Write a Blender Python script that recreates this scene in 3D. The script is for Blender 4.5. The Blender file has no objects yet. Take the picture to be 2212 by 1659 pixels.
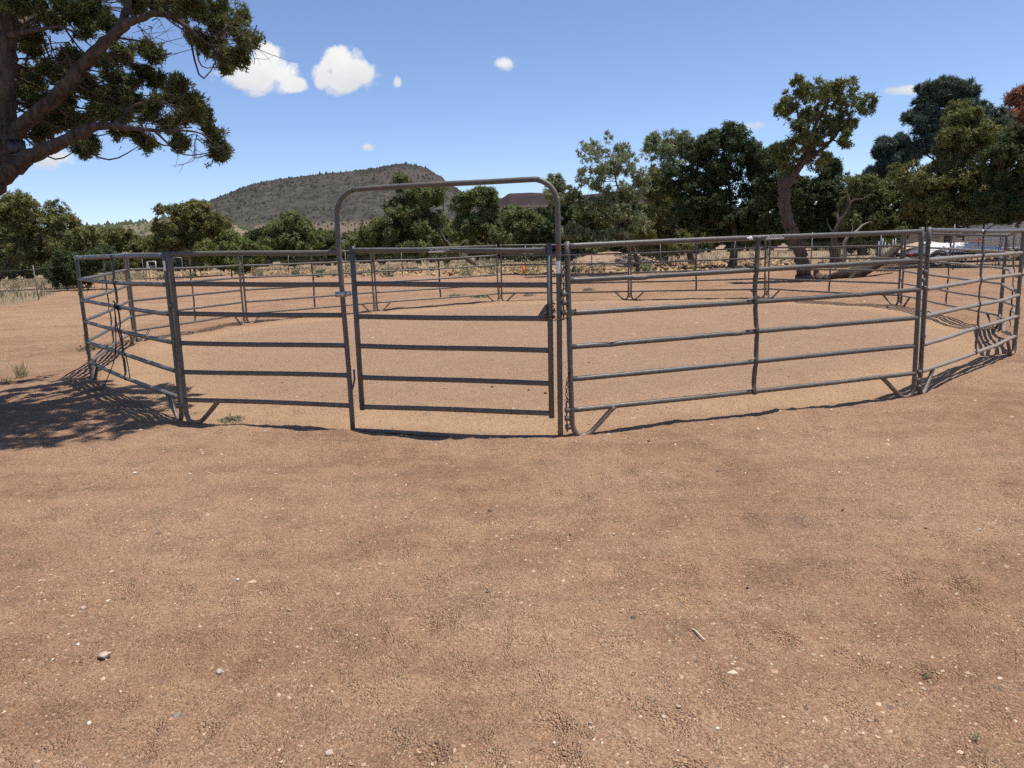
import bpy, math, random
import numpy as np
from mathutils import Matrix, Vector

R = math.radians
scene = bpy.context.scene
COL = scene.collection

# ------------------------------------------------------------------ camera
FPX, PITCH, ROLL, EYE = 1638.8, 0.1717587, 0.0353724, 1.4812      # focal length in units of a 2212 px wide frame
fw = np.array([0, math.cos(PITCH), -math.sin(PITCH)])
up0 = np.array([0, math.sin(PITCH), math.cos(PITCH)])
rt0 = np.array([1.0, 0, 0])
cR, sR = math.cos(ROLL), math.sin(ROLL)
rt = cR * rt0 - sR * up0
up = sR * rt0 + cR * up0
cam_d = bpy.data.cameras.new('camera')
cam = bpy.data.objects.new('camera', cam_d)
COL.objects.link(cam)
cam_d.sensor_width = 36.0
cam_d.lens = 36.0 * FPX / 2212.0
cam_d.clip_start = 0.05
cam_d.clip_end = 20000.0
m = Matrix.Identity(4)
for i in range(3):
    m[i][0], m[i][1], m[i][2] = rt[i], up[i], -fw[i]
m[2][3] = EYE
cam.matrix_world = m
scene.camera = cam

# ------------------------------------------------------------------ sun, view
SUN_EL, SUN_AZ = R(75), math.atan2(0.99, 0.04)
sun_dir = Vector((math.sin(SUN_AZ) * math.cos(SUN_EL), math.cos(SUN_AZ) * math.cos(SUN_EL), math.sin(SUN_EL)))
sd = bpy.data.lights.new('sun', 'SUN')
sd.energy = 4.9
sd.angle = R(0.53)
sd.color = (1.0, 0.95, 0.88)
so = bpy.data.objects.new('sun', sd)
COL.objects.link(so)
so.rotation_euler = sun_dir.to_track_quat('Z', 'Y').to_euler()
so.location = (20, 10, 60)
scene.view_settings.view_transform = 'Standard'
scene.view_settings.look = 'None'
scene.view_settings.exposure = 0.36
scene.view_settings.gamma = 1.0
scene.render.engine = 'CYCLES'
scene.cycles.max_bounces = 5
scene.cycles.diffuse_bounces = 2
scene.cycles.use_light_tree = False
scene.cycles.adaptive_threshold = 0.02
scene.cycles.transparent_max_bounces = 8
scene.cycles.use_denoising = False


def ray(px, py):
    x2, y2 = px - 1106.0, py - 829.5
    x = cR * x2 - sR * y2
    y = sR * x2 + cR * y2
    return rt0 * x / FPX - up0 * y / FPX + fw


def at(px, py, Y):
    d = ray(px, py)
    return np.array([0, 0, EYE]) + d * Y / d[1]


# ------------------------------------------------------------------ node helpers
def new_mat(name):
    mt = bpy.data.materials.new(name)
    mt.use_nodes = True
    nt = mt.node_tree
    return mt, nt, nt.nodes['Principled BSDF']


def N(nt, typ, **kw):
    n = nt.nodes.new(typ)
    for k, v in kw.items():
        if k.startswith('i_'):
            n.inputs[k[2:].replace('_', ' ')].default_value = v
        else:
            setattr(n, k, v)
    return n


def L(nt, a, b):
    nt.links.new(a, b)


def ramp(nt, fac, stops, interp='LINEAR'):
    r = nt.nodes.new('ShaderNodeValToRGB')
    r.color_ramp.interpolation = interp
    e = r.color_ramp.elements
    while len(e) < len(stops):
        e.new(0.5)
    for i, (p, c) in enumerate(stops):
        e[i].position = p
        e[i].color = c if len(c) == 4 else (*c, 1)
    if fac is not None:
        L(nt, fac, r.inputs['Fac'])
    return r


def mix(nt, fac, a, b, blend='MIX'):
    n = nt.nodes.new('ShaderNodeMix')
    n.data_type = 'RGBA'
    n.blend_type = blend
    for sock, v in ((n.inputs[0], fac), (n.inputs[6], a), (n.inputs[7], b)):
        if hasattr(v, 'is_output'):
            L(nt, v, sock)
        elif isinstance(v, (int, float)):
            sock.default_value = v
        else:
            sock.default_value = (*v, 1) if len(v) == 3 else v
    return n.outputs[2]


def math_n(nt, op, a, b=None, c=None, clamp=False):
    n = nt.nodes.new('ShaderNodeMath')
    n.operation = op
    n.use_clamp = clamp
    for i, v in enumerate((a, b, c)):
        if v is None:
            continue
        if hasattr(v, 'is_output'):
            L(nt, v, n.inputs[i])
        else:
            n.inputs[i].default_value = v
    return n.outputs[0]


def noise(nt, scale, detail=4, rough=0.55, vec=None, dist=0.0):
    n = nt.nodes.new('ShaderNodeTexNoise')
    n.inputs['Scale'].default_value = scale
    n.inputs['Detail'].default_value = detail
    n.inputs['Roughness'].default_value = rough
    n.inputs['Distortion'].default_value = dist
    if vec is not None:
        L(nt, vec, n.inputs['Vector'])
    return n.outputs['Fac']


def objco(nt, scale=(1, 1, 1), kind='Object'):
    t = nt.nodes.new('ShaderNodeTexCoord')
    mp = nt.nodes.new('ShaderNodeMapping')
    mp.inputs['Scale'].default_value = scale
    L(nt, t.outputs[kind], mp.inputs['Vector'])
    return mp.outputs['Vector']


# ------------------------------------------------------------------ world: Nishita sky with a few fair weather clouds
world = bpy.data.worlds.new('World')
scene.world = world
world.use_nodes = True
wt = world.node_tree
wt.nodes.clear()
w_out = wt.nodes.new('ShaderNodeOutputWorld')
w_bg = wt.nodes.new('ShaderNodeBackground')
w_bg.inputs['Strength'].default_value = 0.115
sky = wt.nodes.new('ShaderNodeTexSky')
sky.sky_type = 'NISHITA'
sky.sun_disc = False
sky.sun_elevation = SUN_EL
sky.sun_rotation = SUN_AZ
sky.altitude = 2000
sky.air_density = 1.0
sky.dust_density = 0.85
sky.ozone_density = 3.0
w_tc = wt.nodes.new('ShaderNodeTexCoord')
w_dir = w_tc.outputs['Generated']


w_sep = wt.nodes.new('ShaderNodeSeparateXYZ')
L(wt, w_dir, w_sep.inputs[0])
w_y = math_n(wt, 'MAXIMUM', w_sep.outputs[1], 0.02)
w_uv = wt.nodes.new('ShaderNodeCombineXYZ')                        # direction as tangents about north: x/y, z/y
L(wt, math_n(wt, 'DIVIDE', w_sep.outputs[0], w_y), w_uv.inputs[0])
L(wt, math_n(wt, 'DIVIDE', w_sep.outputs[2], w_y), w_uv.inputs[1])
w_uv = w_uv.outputs[0]
w_fb = noise(wt, 44.0, 8, 0.60, w_uv, .8)
w_fb2 = noise(wt, 16.0, 4, 0.55, w_uv)
CZ = lambda x, y, rx, ry: (432 + x * .1953, 81 + y * .1953, rx * .1953, ry * .1953)
CLOUDS = [CZ(700, 270, 230, 190), CZ(430, 410, 310, 130), CZ(900, 440, 230, 150), CZ(1070, 530, 140, 70), CZ(590, 540, 180, 110), CZ(740, 170, 120, 100),
          CZ(1620, 310, 250, 200), CZ(1500, 220, 140, 120), CZ(1760, 450, 260, 150), CZ(1500, 530, 200, 115), CZ(1320, 400, 90, 130), CZ(2180, 490, 50, 60),
          (1092, 139, 26, 15), (795, 318, 14, 9), (1625, 273, 27, 12), (1955, 196, 60, 11), (100, 345, 58, 24)]
field = None
for (px, py, rx, ry) in CLOUDS:
    d = ray(px, py)
    uc, vc = d[0] / d[1], d[2] / d[1]
    ma = wt.nodes.new('ShaderNodeVectorMath')
    ma.operation = 'MULTIPLY_ADD'
    L(wt, w_uv, ma.inputs[0])
    su, sv = FPX / rx / 1.30, FPX / ry / 1.30
    ma.inputs[1].default_value = (su, sv, 0)
    ma.inputs[2].default_value = (-uc * su, -vc * sv, 0)
    dp = wt.nodes.new('ShaderNodeVectorMath')
    dp.operation = 'DOT_PRODUCT'
    L(wt, ma.outputs[0], dp.inputs[0])
    L(wt, ma.outputs[0], dp.inputs[1])
    blob = math_n(wt, 'SUBTRACT', 1.0, dp.outputs['Value'], clamp=True)
    field = blob if field is None else math_n(wt, 'ADD', field, blob)
edge = math_n(wt, 'ADD', math_n(wt, 'MINIMUM', field, 1.5), math_n(wt, 'ADD', math_n(wt, 'MULTIPLY_ADD', w_fb, 2.0, -1.28), math_n(wt, 'MULTIPLY_ADD', w_fb2, 1.2, -.6)))
nmr = wt.nodes.new('ShaderNodeMapRange')
nmr.interpolation_type = 'SMOOTHSTEP'
nmr.inputs['From Min'].default_value = 0.08
nmr.inputs['From Max'].default_value = 0.92
L(wt, edge, nmr.inputs['Value'])
mfac = math_n(wt, 'MULTIPLY', nmr.outputs['Result'], math_n(wt, 'MULTIPLY', field, 3.0, clamp=True))
w_v = wt.nodes.new('ShaderNodeSeparateXYZ')
L(wt, w_uv, w_v.inputs[0])
_dt, _db = ray(620, 112), ray(620, 205)
vt, vb = _dt[2] / _dt[1], _db[2] / _db[1]
sh_v = math_n(wt, 'MULTIPLY_ADD', w_v.outputs[1], .75 / (vt - vb), -.75 * vb / (vt - vb), clamp=True)
shf = math_n(wt, 'ADD', sh_v, math_n(wt, 'MULTIPLY_ADD', w_fb2, 1.5, -.55), clamp=True)
ccol = ramp(wt, shf, [(0.05, (4.7, 4.85, 5.2)), (0.45, (5.5, 5.55, 5.7)), (0.8, (6.3, 6.3, 6.3))])  # cloud shading put into the colour: bright tops, grey undersides
skyc = mix(wt, 1.0, sky.outputs['Color'], (1.07, 1.04, 1.10), 'MULTIPLY')
L(wt, mix(wt, mfac, skyc, ccol.outputs['Color']), w_bg.inputs['Color'])
L(wt, w_bg.outputs['Background'], w_out.inputs['Surface'])

# ------------------------------------------------------------------ mesh helpers
rng = np.random.default_rng(7)


def mesh_obj(name, V, F, mat, parent=None, smooth=False, tint=None):
    """V (n,3); F a list of arrays, each of one polygon size"""
    me = bpy.data.meshes.new(name)
    V = np.asarray(V, dtype=np.float32)
    F = [np.asarray(f, dtype=np.int32) for f in (F if isinstance(F, list) else [F]) if len(f)]
    nl = sum(f.size for f in F)
    npoly = sum(len(f) for f in F)
    me.vertices.add(len(V))
    me.vertices.foreach_set('co', V.ravel())
    me.loops.add(nl)
    me.loops.foreach_set('vertex_index', np.concatenate([f.ravel() for f in F]))
    me.polygons.add(npoly)
    sizes = np.concatenate([np.full(len(f), f.shape[1], dtype=np.int32) for f in F])
    me.polygons.foreach_set('loop_start', np.concatenate([[0], np.cumsum(sizes)[:-1]]).astype(np.int32))
    if smooth:
        me.polygons.foreach_set('use_smooth', np.ones(npoly, dtype=bool))
    if tint is not None:
        a = me.color_attributes.new('tint', 'FLOAT_COLOR', 'POINT')
        t = np.ones((len(V), 4), dtype=np.float32)
        t[:, :3] = tint
        a.data.foreach_set('color', t.ravel())
    me.update()
    me.validate()
    me.materials.append(mat)
    o = bpy.data.objects.new(name, me)
    COL.objects.link(o)
    if parent is not None:
        o.parent = parent
    return o


def tag(o, label=None, cat=None, group=None, kind=None):
    if label:
        o['label'] = label
    if cat:
        o['category'] = cat
    if group:
        o['group'] = group
    if kind:
        o['kind'] = kind
    return o


def empty(name, loc, label, cat, group=None):
    o = bpy.data.objects.new(name, None)
    o.empty_display_size = 0.2
    COL.objects.link(o)
    o.location = tuple(float(v) for v in loc)
    return tag(o, label, cat, group)


class MB:
    """collects tubes, boxes and the like into one mesh"""

    def __init__(s):
        s.v, s.q, s.t, s.n = [], [], [], 0

    def add(s, V, quads=(), tris=()):
        V = np.asarray(V, float)
        if len(quads):
            s.q.append(np.asarray(quads) + s.n)
        if len(tris):
            s.t.append(np.asarray(tris) + s.n)
        s.v.append(V)
        s.n += len(V)

    def tube(s, path, rad, sides=10, cap=True, ell=None, lump=0.0, seed=0, refdir=None):
        P = np.asarray(path, float)
        n = len(P)
        rad = np.broadcast_to(np.asarray(rad, float), (n,))
        T = np.gradient(P, axis=0)
        T /= np.linalg.norm(T, axis=1)[:, None] + 1e-12
        ref = np.asarray(refdir if refdir is not None else ([0, 0, 1] if abs(T[0][2]) < .9 else [0, 1, 0]), float)
        a = ref - T[0] * (ref @ T[0])
        a /= np.linalg.norm(a)
        ang = np.linspace(0, 2 * np.pi, sides, endpoint=False)
        rows = []
        lr = np.random.default_rng(seed)
        ph = lr.random(6) * 6.28
        for i in range(n):
            a = a - T[i] * (a @ T[i])
            a /= np.linalg.norm(a) + 1e-12
            b = np.cross(T[i], a)
            ra = rb = rad[i]
            if ell is not None:
                ra, rb = rad[i] * ell[i][0], rad[i] * ell[i][1]
            k = np.ones(sides)
            if lump:
                tw = i * 0.25
                k = 1 + lump * (np.sin(3 * ang + ph[0] + tw) * .5 + np.sin(5 * ang + ph[1] - tw * .7) * .4 + np.sin(8 * ang + ph[2] + tw) * .35) + lump * .4 * lr.normal(size=sides) * .5
            rows.append(P[i] + (np.cos(ang) * ra * k)[:, None] * a + (np.sin(ang) * rb * k)[:, None] * b)
        V = np.concatenate(rows)
        i = np.arange(n - 1)[:, None] * sides
        j = np.arange(sides)[None, :]
        j2 = (j + 1) % sides
        Q = np.stack([i + j, i + j2, i + sides + j2, i + sides + j], -1).reshape(-1, 4)
        tr = []
        if cap:
            c0, c1 = len(V), len(V) + 1
            V = np.concatenate([V, P[:1], P[-1:]])
            tr = [(c0, (k + 1) % sides, k) for k in range(sides)] + [(c1, (n - 1) * sides + k, (n - 1) * sides + (k + 1) % sides) for k in range(sides)]
        s.add(V, Q, tr)

    def box(s, c, size, rot=None):
        h = np.asarray(size, float) / 2
        V = np.array([[x, y, z] for x in (-1, 1) for y in (-1, 1) for z in (-1, 1)], float) * h
        if rot is not None:
            V = V @ np.asarray(rot, float).T
        s.add(V + np.asarray(c, float), [(0, 1, 3, 2), (4, 6, 7, 5), (0, 4, 5, 1), (2, 3, 7, 6), (0, 2, 6, 4), (1, 5, 7, 3)])

    def prism(s, poly, d):
        """poly: (n,3) planar outline, d: extrusion vector"""
        P = np.asarray(poly, float)
        n = len(P)
        V = np.concatenate([P, P + np.asarray(d, float)])
        s.add(V, [(k, (k + 1) % n, n + (k + 1) % n, n + k) for k in range(n)], [(0, k + 1, k) for k in range(1, n - 1)] + [(n, n + k, n + k + 1) for k in range(1, n - 1)])

    def build(s, name, mat, parent=None, smooth=True, off=None):
        V = np.concatenate(s.v)
        if off is not None:
            V = V - np.asarray(off, float)
        F = ([np.concatenate(s.q)] if s.q else []) + ([np.concatenate(s.t)] if s.t else [])
        o = mesh_obj(name, V, F, mat, parent, smooth)
        return o


def catmull(P, per=6):
    P = np.asarray(P, float)
    Q = np.vstack([2 * P[0] - P[1], P, 2 * P[-1] - P[-2]])
    out = []
    t = np.linspace(0, 1, per, endpoint=False)[:, None]
    for i in range(1, len(Q) - 2):
        a, b, c, d = Q[i - 1], Q[i], Q[i + 1], Q[i + 2]
        out.append(.5 * ((2 * b) + (-a + c) * t + (2 * a - 5 * b + 4 * c - d) * t ** 2 + (-a + 3 * b - 3 * c + d) * t ** 3))
    return np.vstack(out + [P[-1:]])


_G = np.random.default_rng(11).random((256, 256))


def vnoise(x, y):
    xi, yi = np.floor(x).astype(int), np.floor(y).astype(int)
    fx, fy = x - xi, y - yi
    fx, fy = fx * fx * (3 - 2 * fx), fy * fy * (3 - 2 * fy)
    g = lambda a, b: _G[a & 255, b & 255]
    return (g(xi, yi) * (1 - fx) + g(xi + 1, yi) * fx) * (1 - fy) + (g(xi, yi + 1) * (1 - fx) + g(xi + 1, yi + 1) * fx) * fy


def fbm(x, y, oct=4, g=.5):
    s, a, t = 0, 1.0, 0
    for k in range(oct):
        s = s + a * (vnoise(x * 2 ** k + 17.3 * k, y * 2 ** k - 9.1 * k) - .5)
        t += a
        a *= g
    return s / t


# ------------------------------------------------------------------ layout of the pen and of the ground
PV = np.array([[0.45, 6.21, -0.07], [3.96, 7.27, -0.04], [6.62, 9.86, -0.06], [8.52, 13.13, -0.12], [8.72, 16.94, 0.01], [6.85, 20.24, 0.06],
               [3.5, 22.07, 0.02], [-0.26, 21.96, 0.1], [-3.53, 20.09, 0.07], [-6.01, 17.28, 0.09], [-6.74, 13.6, 0.1], [-5.59, 9.99, 0.02],
               [-3.17, 7.16, -0.02]])
PC = PV[:, :2].mean(0)
CTRL = np.vstack([PV, [[10.4, 27, .13], [12.9, 44, .24], [-2.6, 60, .44], [-21.8, 35, .08], [0.9, 41, .26], [16.7, 30, .28], [-7.5, 10.5, -.02], [-1.7, 2.9, -.13], [2, 3, -.12],
                       [0, 0, -.13], [-9, 4, -.05], [9, 5, -.08], [24, 40, .3], [-30, 60, .3], [20, 15, -.05], [-1.2, 5.5, -.09], [2.6, 6.0, -.07], [0, 14, 0.02]]])


def base_z(x, y):
    x = np.asarray(x, float)
    y = np.asarray(y, float)
    num = np.zeros_like(x)
    den = np.zeros_like(x)
    pl = 0.0075 * np.clip(y, -20, 90) - 0.06
    for cx, cy, cz in CTRL:
        d2 = (x - cx) ** 2 + (y - cy) ** 2
        s = 1.2 + 0.12 * math.hypot(cx, cy)
        w = 1.0 / (d2 / s ** 2 + 0.02) ** 1.5
        num += w * (cz - (0.0075 * min(max(cy, -20), 90) - 0.06))
        den += w
    wp = 0.35
    return pl + num / (den + wp)


def seg_dist(x, y, poly, closed=True):
    """distance to the polyline and sign-free nearest"""
    best = np.full(np.shape(x), 1e9)
    n = len(poly)
    for i in range(n if closed else n - 1):
        a, b = poly[i], poly[(i + 1) % n]
        t = np.clip(((x - a[0]) * (b[0] - a[0]) + (y - a[1]) * (b[1] - a[1])) / ((b[0] - a[0]) ** 2 + (b[1] - a[1]) ** 2), 0, 1)
        d = np.hypot(x - a[0] - t * (b[0] - a[0]), y - a[1] - t * (b[1] - a[1]))
        best = np.minimum(best, d)
    return best


def in_pen(x, y):
    ins = np.ones(np.shape(x), bool)
    for i in range(13):
        a, b = PV[i], PV[(i + 1) % 13]
        ins &= ((b[0] - a[0]) * (y - a[1]) - (b[1] - a[1]) * (x - a[0])) > 0
    return ins


_hp = np.random.default_rng(5)
HOOF = []
for k in range(330):
    r_, a_ = 1.9 + 12 * _hp.random() ** 1.25, R(-38 + 76 * _hp.random())
    HOOF.append((r_ * math.sin(a_), r_ * math.cos(a_), .05 + .06 * _hp.random(), .008 + .017 * _hp.random()))


def relief(x, y):
    d = np.hypot(x, y)
    z = .050 * fbm(x / 1.5, y / 1.5, 3) + .042 * fbm(x / .36 + 9, y / .36, 3, .55) + .030 * (np.abs(fbm(x / .13, y / .13 + 5, 2)) - .16) + .008 * fbm(x / .045, y / .045 + 5, 2) * (d < 9)
    z = z * np.clip(1.15 - d / 90, .1, 1)
    z = z + .030 * fbm(x / 1.0 + 3, y / .24, 3, .5) * np.clip(1.2 - d / 30, 0, 1)
    sd_ = seg_dist(x, y, PV)
    ins = in_pen(x, y)
    along = fbm(x / .5 + 40, y / .5, 3)
    # soil kicked up against the outside of the panels, a worn trough just inside
    z = z + np.where(ins, -.035 * np.exp(-((sd_ - .55) / .35) ** 2), (.026 + .11 * along) * np.exp(-((sd_ - .24) / .17) ** 2))
    for v in PV:
        z = z + .010 * np.exp(-((x - v[0]) ** 2 + (y - v[1]) ** 2) / .2 ** 2)
    near = d < 16
    if near.any():
        xx, yy, add = x[near], y[near], np.zeros(near.sum())
        for hx, hy, hr, hd in HOOF:
            q = ((xx - hx) ** 2 + (yy - hy) ** 2) / hr ** 2
            add += hd * (-np.exp(-q * 1.2) + .55 * np.exp(-(np.sqrt(q) - 1.5) ** 2 * 4))
        z = z.copy()
        z[near] += add
    return z


def gz(x, y):
    x1, y1 = np.atleast_1d(np.asarray(x, float)), np.atleast_1d(np.asarray(y, float))
    z = base_z(x1, y1) + relief(x1, y1)
    return float(z[0]) if np.ndim(x) == 0 else z


def on_ground(px, py):
    d = ray(px, py)
    t = 3.0
    for _ in range(60):
        P = np.array([0, 0, EYE]) + d * t
        zz = float(base_z(P[0], P[1]))
        t = t + .7 * ((zz - EYE) / d[2] - t)
    P = np.array([0, 0, EYE]) + d * t
    P[2] = gz(P[0], P[1])
    return P


FENCE_PX = [(-150, 24), (-60, 28), (71, 35), (159, 50), (244, 58), (307, 62), (430, 66), (505, 64), (621, 54), (745, 49), (868, 46), (999, 43), (1134, 41), (1278, 38.5), (1428, 38),
            (1585, 38), (1751, 33), (1900, 30), (2060, 28.5), (2212, 28), (2370, 28)]
FENCE = np.array([[at(px, 560, Y)[0], Y] for px, Y in FENCE_PX])


def beyond_fence(x, y):
    ang = np.arctan2(x, y)
    fa = np.arctan2(FENCE[:, 0], FENCE[:, 1])
    fr = np.hypot(FENCE[:, 0], FENCE[:, 1])
    return np.hypot(x, y) - np.interp(ang, fa, fr)


# ------------------------------------------------------------------ materials
def mat_ground():
    mt, nt, b = new_mat('ground dirt')
    co = objco(nt)
    va = nt.nodes.new('ShaderNodeVertexColor')
    va.layer_name = 'tint'
    sep = nt.nodes.new('ShaderNodeSeparateColor')
    L(nt, va.outputs['Color'], sep.inputs['Color'])
    n1 = noise(nt, 0.55, 5, .6, co)
    n2 = noise(nt, 3.2, 5, .65, co)
    n3 = noise(nt, 38, 4, .7, co)
    n5 = noise(nt, 1.0, 5, .65, objco(nt, (.9, 3.6, 1)))
    n4 = noise(nt, 160, 2, .6, co)
    vo = N(nt, 'ShaderNodeTexVoronoi', i_Scale=125.0, i_Randomness=1.0)
    L(nt, co, vo.inputs['Vector'])
    vs = nt.nodes.new('ShaderNodeSeparateColor')
    L(nt, vo.outputs['Color'], vs.inputs['Color'])
    dirt = mix(nt, ramp(nt, n1, [(.40, (0, 0, 0)), (.60, (1, 1, 1))]).outputs[0], (.268, .146, .082), (.336, .200, .121))
    dirt = mix(nt, ramp(nt, n2, [(.44, (0, 0, 0)), (.70, (.75, .75, .75))]).outputs[0], dirt, (.405, .236, .134))
    dirt = mix(nt, ramp(nt, n2, [(.30, (.6, .6, .6)), (.44, (0, 0, 0))]).outputs[0], dirt, (.192, .113, .073))
    dirt = mix(nt, ramp(nt, n5, [(.50, (0, 0, 0)), (.72, (.75, .75, .75))]).outputs[0], dirt, (.405, .250, .150))
    dirt = mix(nt, ramp(nt, n5, [(.28, (.6, .6, .6)), (.46, (0, 0, 0))]).outputs[0], dirt, (.195, .118, .079))
    track = mix(nt, n2, (.41, .252, .138), (.49, .315, .178))
    tf = math_n(nt, 'MULTIPLY', sep.outputs[0], ramp(nt, n1, [(.30, (.45, .45, .45)), (.6, (1, 1, 1))]).outputs[0])
    inner = mix(nt, n2, (.325, .200, .126), (.395, .254, .162))
    inr = nt.nodes.new('ShaderNodeAttribute')
    inr.attribute_name = 'inside'
    c = mix(nt, math_n(nt, 'MULTIPLY', inr.outputs['Fac'], .8), dirt, inner)
    c = mix(nt, tf, c, track)
    straw = mix(nt, noise(nt, 2.2, 5, .75, co), (.25, .155, .085), (.47, .31, .155))
    c = mix(nt, math_n(nt, 'MULTIPLY', sep.outputs[1], ramp(nt, n1, [(.3, (.5, .5, .5)), (.55, (1, 1, 1))]).outputs[0]), c, straw)
    duff = mix(nt, noise(nt, 1.2, 6, .7, co), (.16, .105, .065), (.36, .27, .165))
    c = mix(nt, sep.outputs[2], c, duff)
    # grains: every cell a crumb of its own, some pale, some dark
    gr_f = math_n(nt, 'MULTIPLY', ramp(nt, vs.outputs[0], [(.70, (0, 0, 0)), (.86, (1, 1, 1))]).outputs[0], ramp(nt, n1, [(.3, (.35, .35, .35)), (.6, (.8, .8, .8))]).outputs[0])
    c = mix(nt, gr_f, c, mix(nt, .5, c, (.58, .43, .29)))
    c = mix(nt, ramp(nt, vs.outputs[1], [(.68, (0, 0, 0)), (.88, (.8, .8, .8))]).outputs[0], c, mix(nt, .55, c, (.09, .06, .045)))
    c = mix(nt, ramp(nt, n3, [(.30, (.6, .6, .6)), (.43, (0, 0, 0))]).outputs[0], c, mix(nt, .45, c, (.10, .065, .045)))
    c = mix(nt, ramp(nt, n4, [(.58, (0, 0, 0)), (.72, (.7, .7, .7))]).outputs[0], c, mix(nt, .6, c, (.55, .40, .28)))
    L(nt, c, b.inputs['Base Color'])
    b.inputs['Roughness'].default_value = .95
    b.inputs['Specular IOR Level'].default_value = .1
    h = math_n(nt, 'ADD', math_n(nt, 'MULTIPLY', n3, .9), math_n(nt, 'MULTIPLY', vo.outputs['Distance'], -.55))
    h = math_n(nt, 'ADD', h, math_n(nt, 'MULTIPLY', noise(nt, 12, 4, .6, co), 1.4))
    bp = N(nt, 'ShaderNodeBump', i_Strength=.9, i_Distance=.026)
    L(nt, h, bp.inputs['Height'])
    L(nt, bp.outputs[0], b.inputs['Normal'])
    return mt


def mat_tint(name, rough=.9, amount=1.0, sc=60):
    mt, nt, b = new_mat(name)
    va = nt.nodes.new('ShaderNodeVertexColor')
    va.layer_name = 'tint'
    n = noise(nt, sc, 3, .6, objco(nt))
    c = mix(nt, .8, va.outputs['Color'], ramp(nt, n, [(.3, (.55, .55, .55)), (.7, (1.25, 1.25, 1.25))]).outputs[0], 'MULTIPLY')
    L(nt, c, b.inputs['Base Color'])
    b.inputs['Roughness'].default_value = rough
    b.inputs['Specular IOR Level'].default_value = .2
    return mt


def mat_plain(name, col, rough=.6, metal=0.0, var=.25, sc=14, bump=0.0, spec=.5):
    mt, nt, b = new_mat(name)
    co = objco(nt)
    n = noise(nt, sc, 5, .6, co)
    lo, hi = [tuple(min(1, max(0, v * k)) for v in col) for k in (1 - var, 1 + var)]
    L(nt, mix(nt, ramp(nt, n, [(.3, (0, 0, 0)), (.7, (1, 1, 1))]).outputs[0], lo, hi), b.inputs['Base Color'])
    b.inputs['Roughness'].default_value = rough
    b.inputs['Metallic'].default_value = metal
    b.inputs['Specular IOR Level'].default_value = spec
    if bump:
        bp = N(nt, 'ShaderNodeBump', i_Strength=bump, i_Distance=.01)
        L(nt, n, bp.inputs['Height'])
        L(nt, bp.outputs[0], b.inputs['Normal'])
    return mt


def mat_paint(name, rust=.62, col=(.102, .094, .080)):
    """weathered grey corral paint: chalky mottling, dust, chips down to rust"""
    mt, nt, b = new_mat(name)
    co = objco(nt, kind='Object')
    n1 = noise(nt, 4, 6, .65, co)
    n2 = noise(nt, 45, 4, .6, co)
    c = mix(nt, n1, tuple(v * .82 for v in col), tuple(v * 1.2 for v in col))
    c = mix(nt, ramp(nt, n2, [(.52, (0, 0, 0)), (.72, (.35, .35, .35))]).outputs[0], c, (.29, .25, .20))
    spz = nt.nodes.new('ShaderNodeSeparateXYZ')
    L(nt, co, spz.inputs[0])
    mud = math_n(nt, 'MULTIPLY', N(nt, 'ShaderNodeMapRange').outputs[0], 1.0)
    mr = nt.nodes['Map Range']
    L(nt, spz.outputs[2], mr.inputs[0])
    mr.inputs['From Min'].default_value = .38
    mr.inputs['From Max'].default_value = .02
    c = mix(nt, math_n(nt, 'MULTIPLY', mud, ramp(nt, noise(nt, 22, 5, .7, co), [(.42, (0, 0, 0)), (.62, (.85, .85, .85))]).outputs[0]), c, (.27, .175, .11))
    rf = ramp(nt, noise(nt, 6.5, 7, .72, co), [(rust, (0, 0, 0)), (rust + .06, (1, 1, 1))]).outputs[0]
    c = mix(nt, math_n(nt, 'MULTIPLY', rf, .8), c, mix(nt, n2, (.13, .055, .03), (.26, .12, .06)))
    L(nt, c, b.inputs['Base Color'])
    rr = ramp(nt, n1, [(.3, (.36, .36, .36)), (.7, (.54, .54, .54))]).outputs[0]
    L(nt, mix(nt, rf, rr, (.9, .9, .9)), b.inputs['Roughness'])
    b.inputs['Specular IOR Level'].default_value = .35
    bp = N(nt, 'ShaderNodeBump', i_Strength=.12, i_Distance=.004)
    L(nt, n2, bp.inputs['Height'])
    L(nt, bp.outputs[0], b.inputs['Normal'])
    return mt


def mat_leaf(name, a, b_, brown=.72, trans=.22):
    mt, nt, bs = new_mat(name)
    co = objco(nt)
    n1 = noise(nt, .9, 3, .6, co)
    n2 = noise(nt, 5.0, 4, .7, co)
    c = mix(nt, ramp(nt, n1, [(.35, (0, 0, 0)), (.65, (1, 1, 1))]).outputs[0], a, b_)
    c = mix(nt, ramp(nt, n2, [(.3, (0, 0, 0)), (.75, (.7, .7, .7))]).outputs[0], c, tuple(v * 1.6 for v in b_))
    c = mix(nt, ramp(nt, noise(nt, 2.1, 5, .75, co), [(brown, (0, 0, 0)), (brown + .08, (.55, .55, .55))]).outputs[0], c, (.17, .115, .06))
    L(nt, c, bs.inputs['Base Color'])
    bs.inputs['Roughness'].default_value = .7
    bs.inputs['Specular IOR Level'].default_value = .25
    tr = nt.nodes.new('ShaderNodeBsdfTranslucent')
    L(nt, mix(nt, .35, c, (.16, .17, .03)), tr.inputs['Color'])
    ms = nt.nodes.new('ShaderNodeMixShader')
    ms.inputs[0].default_value = trans
    L(nt, bs.outputs[0], ms.inputs[1])
    L(nt, tr.outputs[0], ms.inputs[2])
    L(nt, ms.outputs[0], nt.nodes['Material Output'].inputs['Surface'])
    return mt


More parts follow.
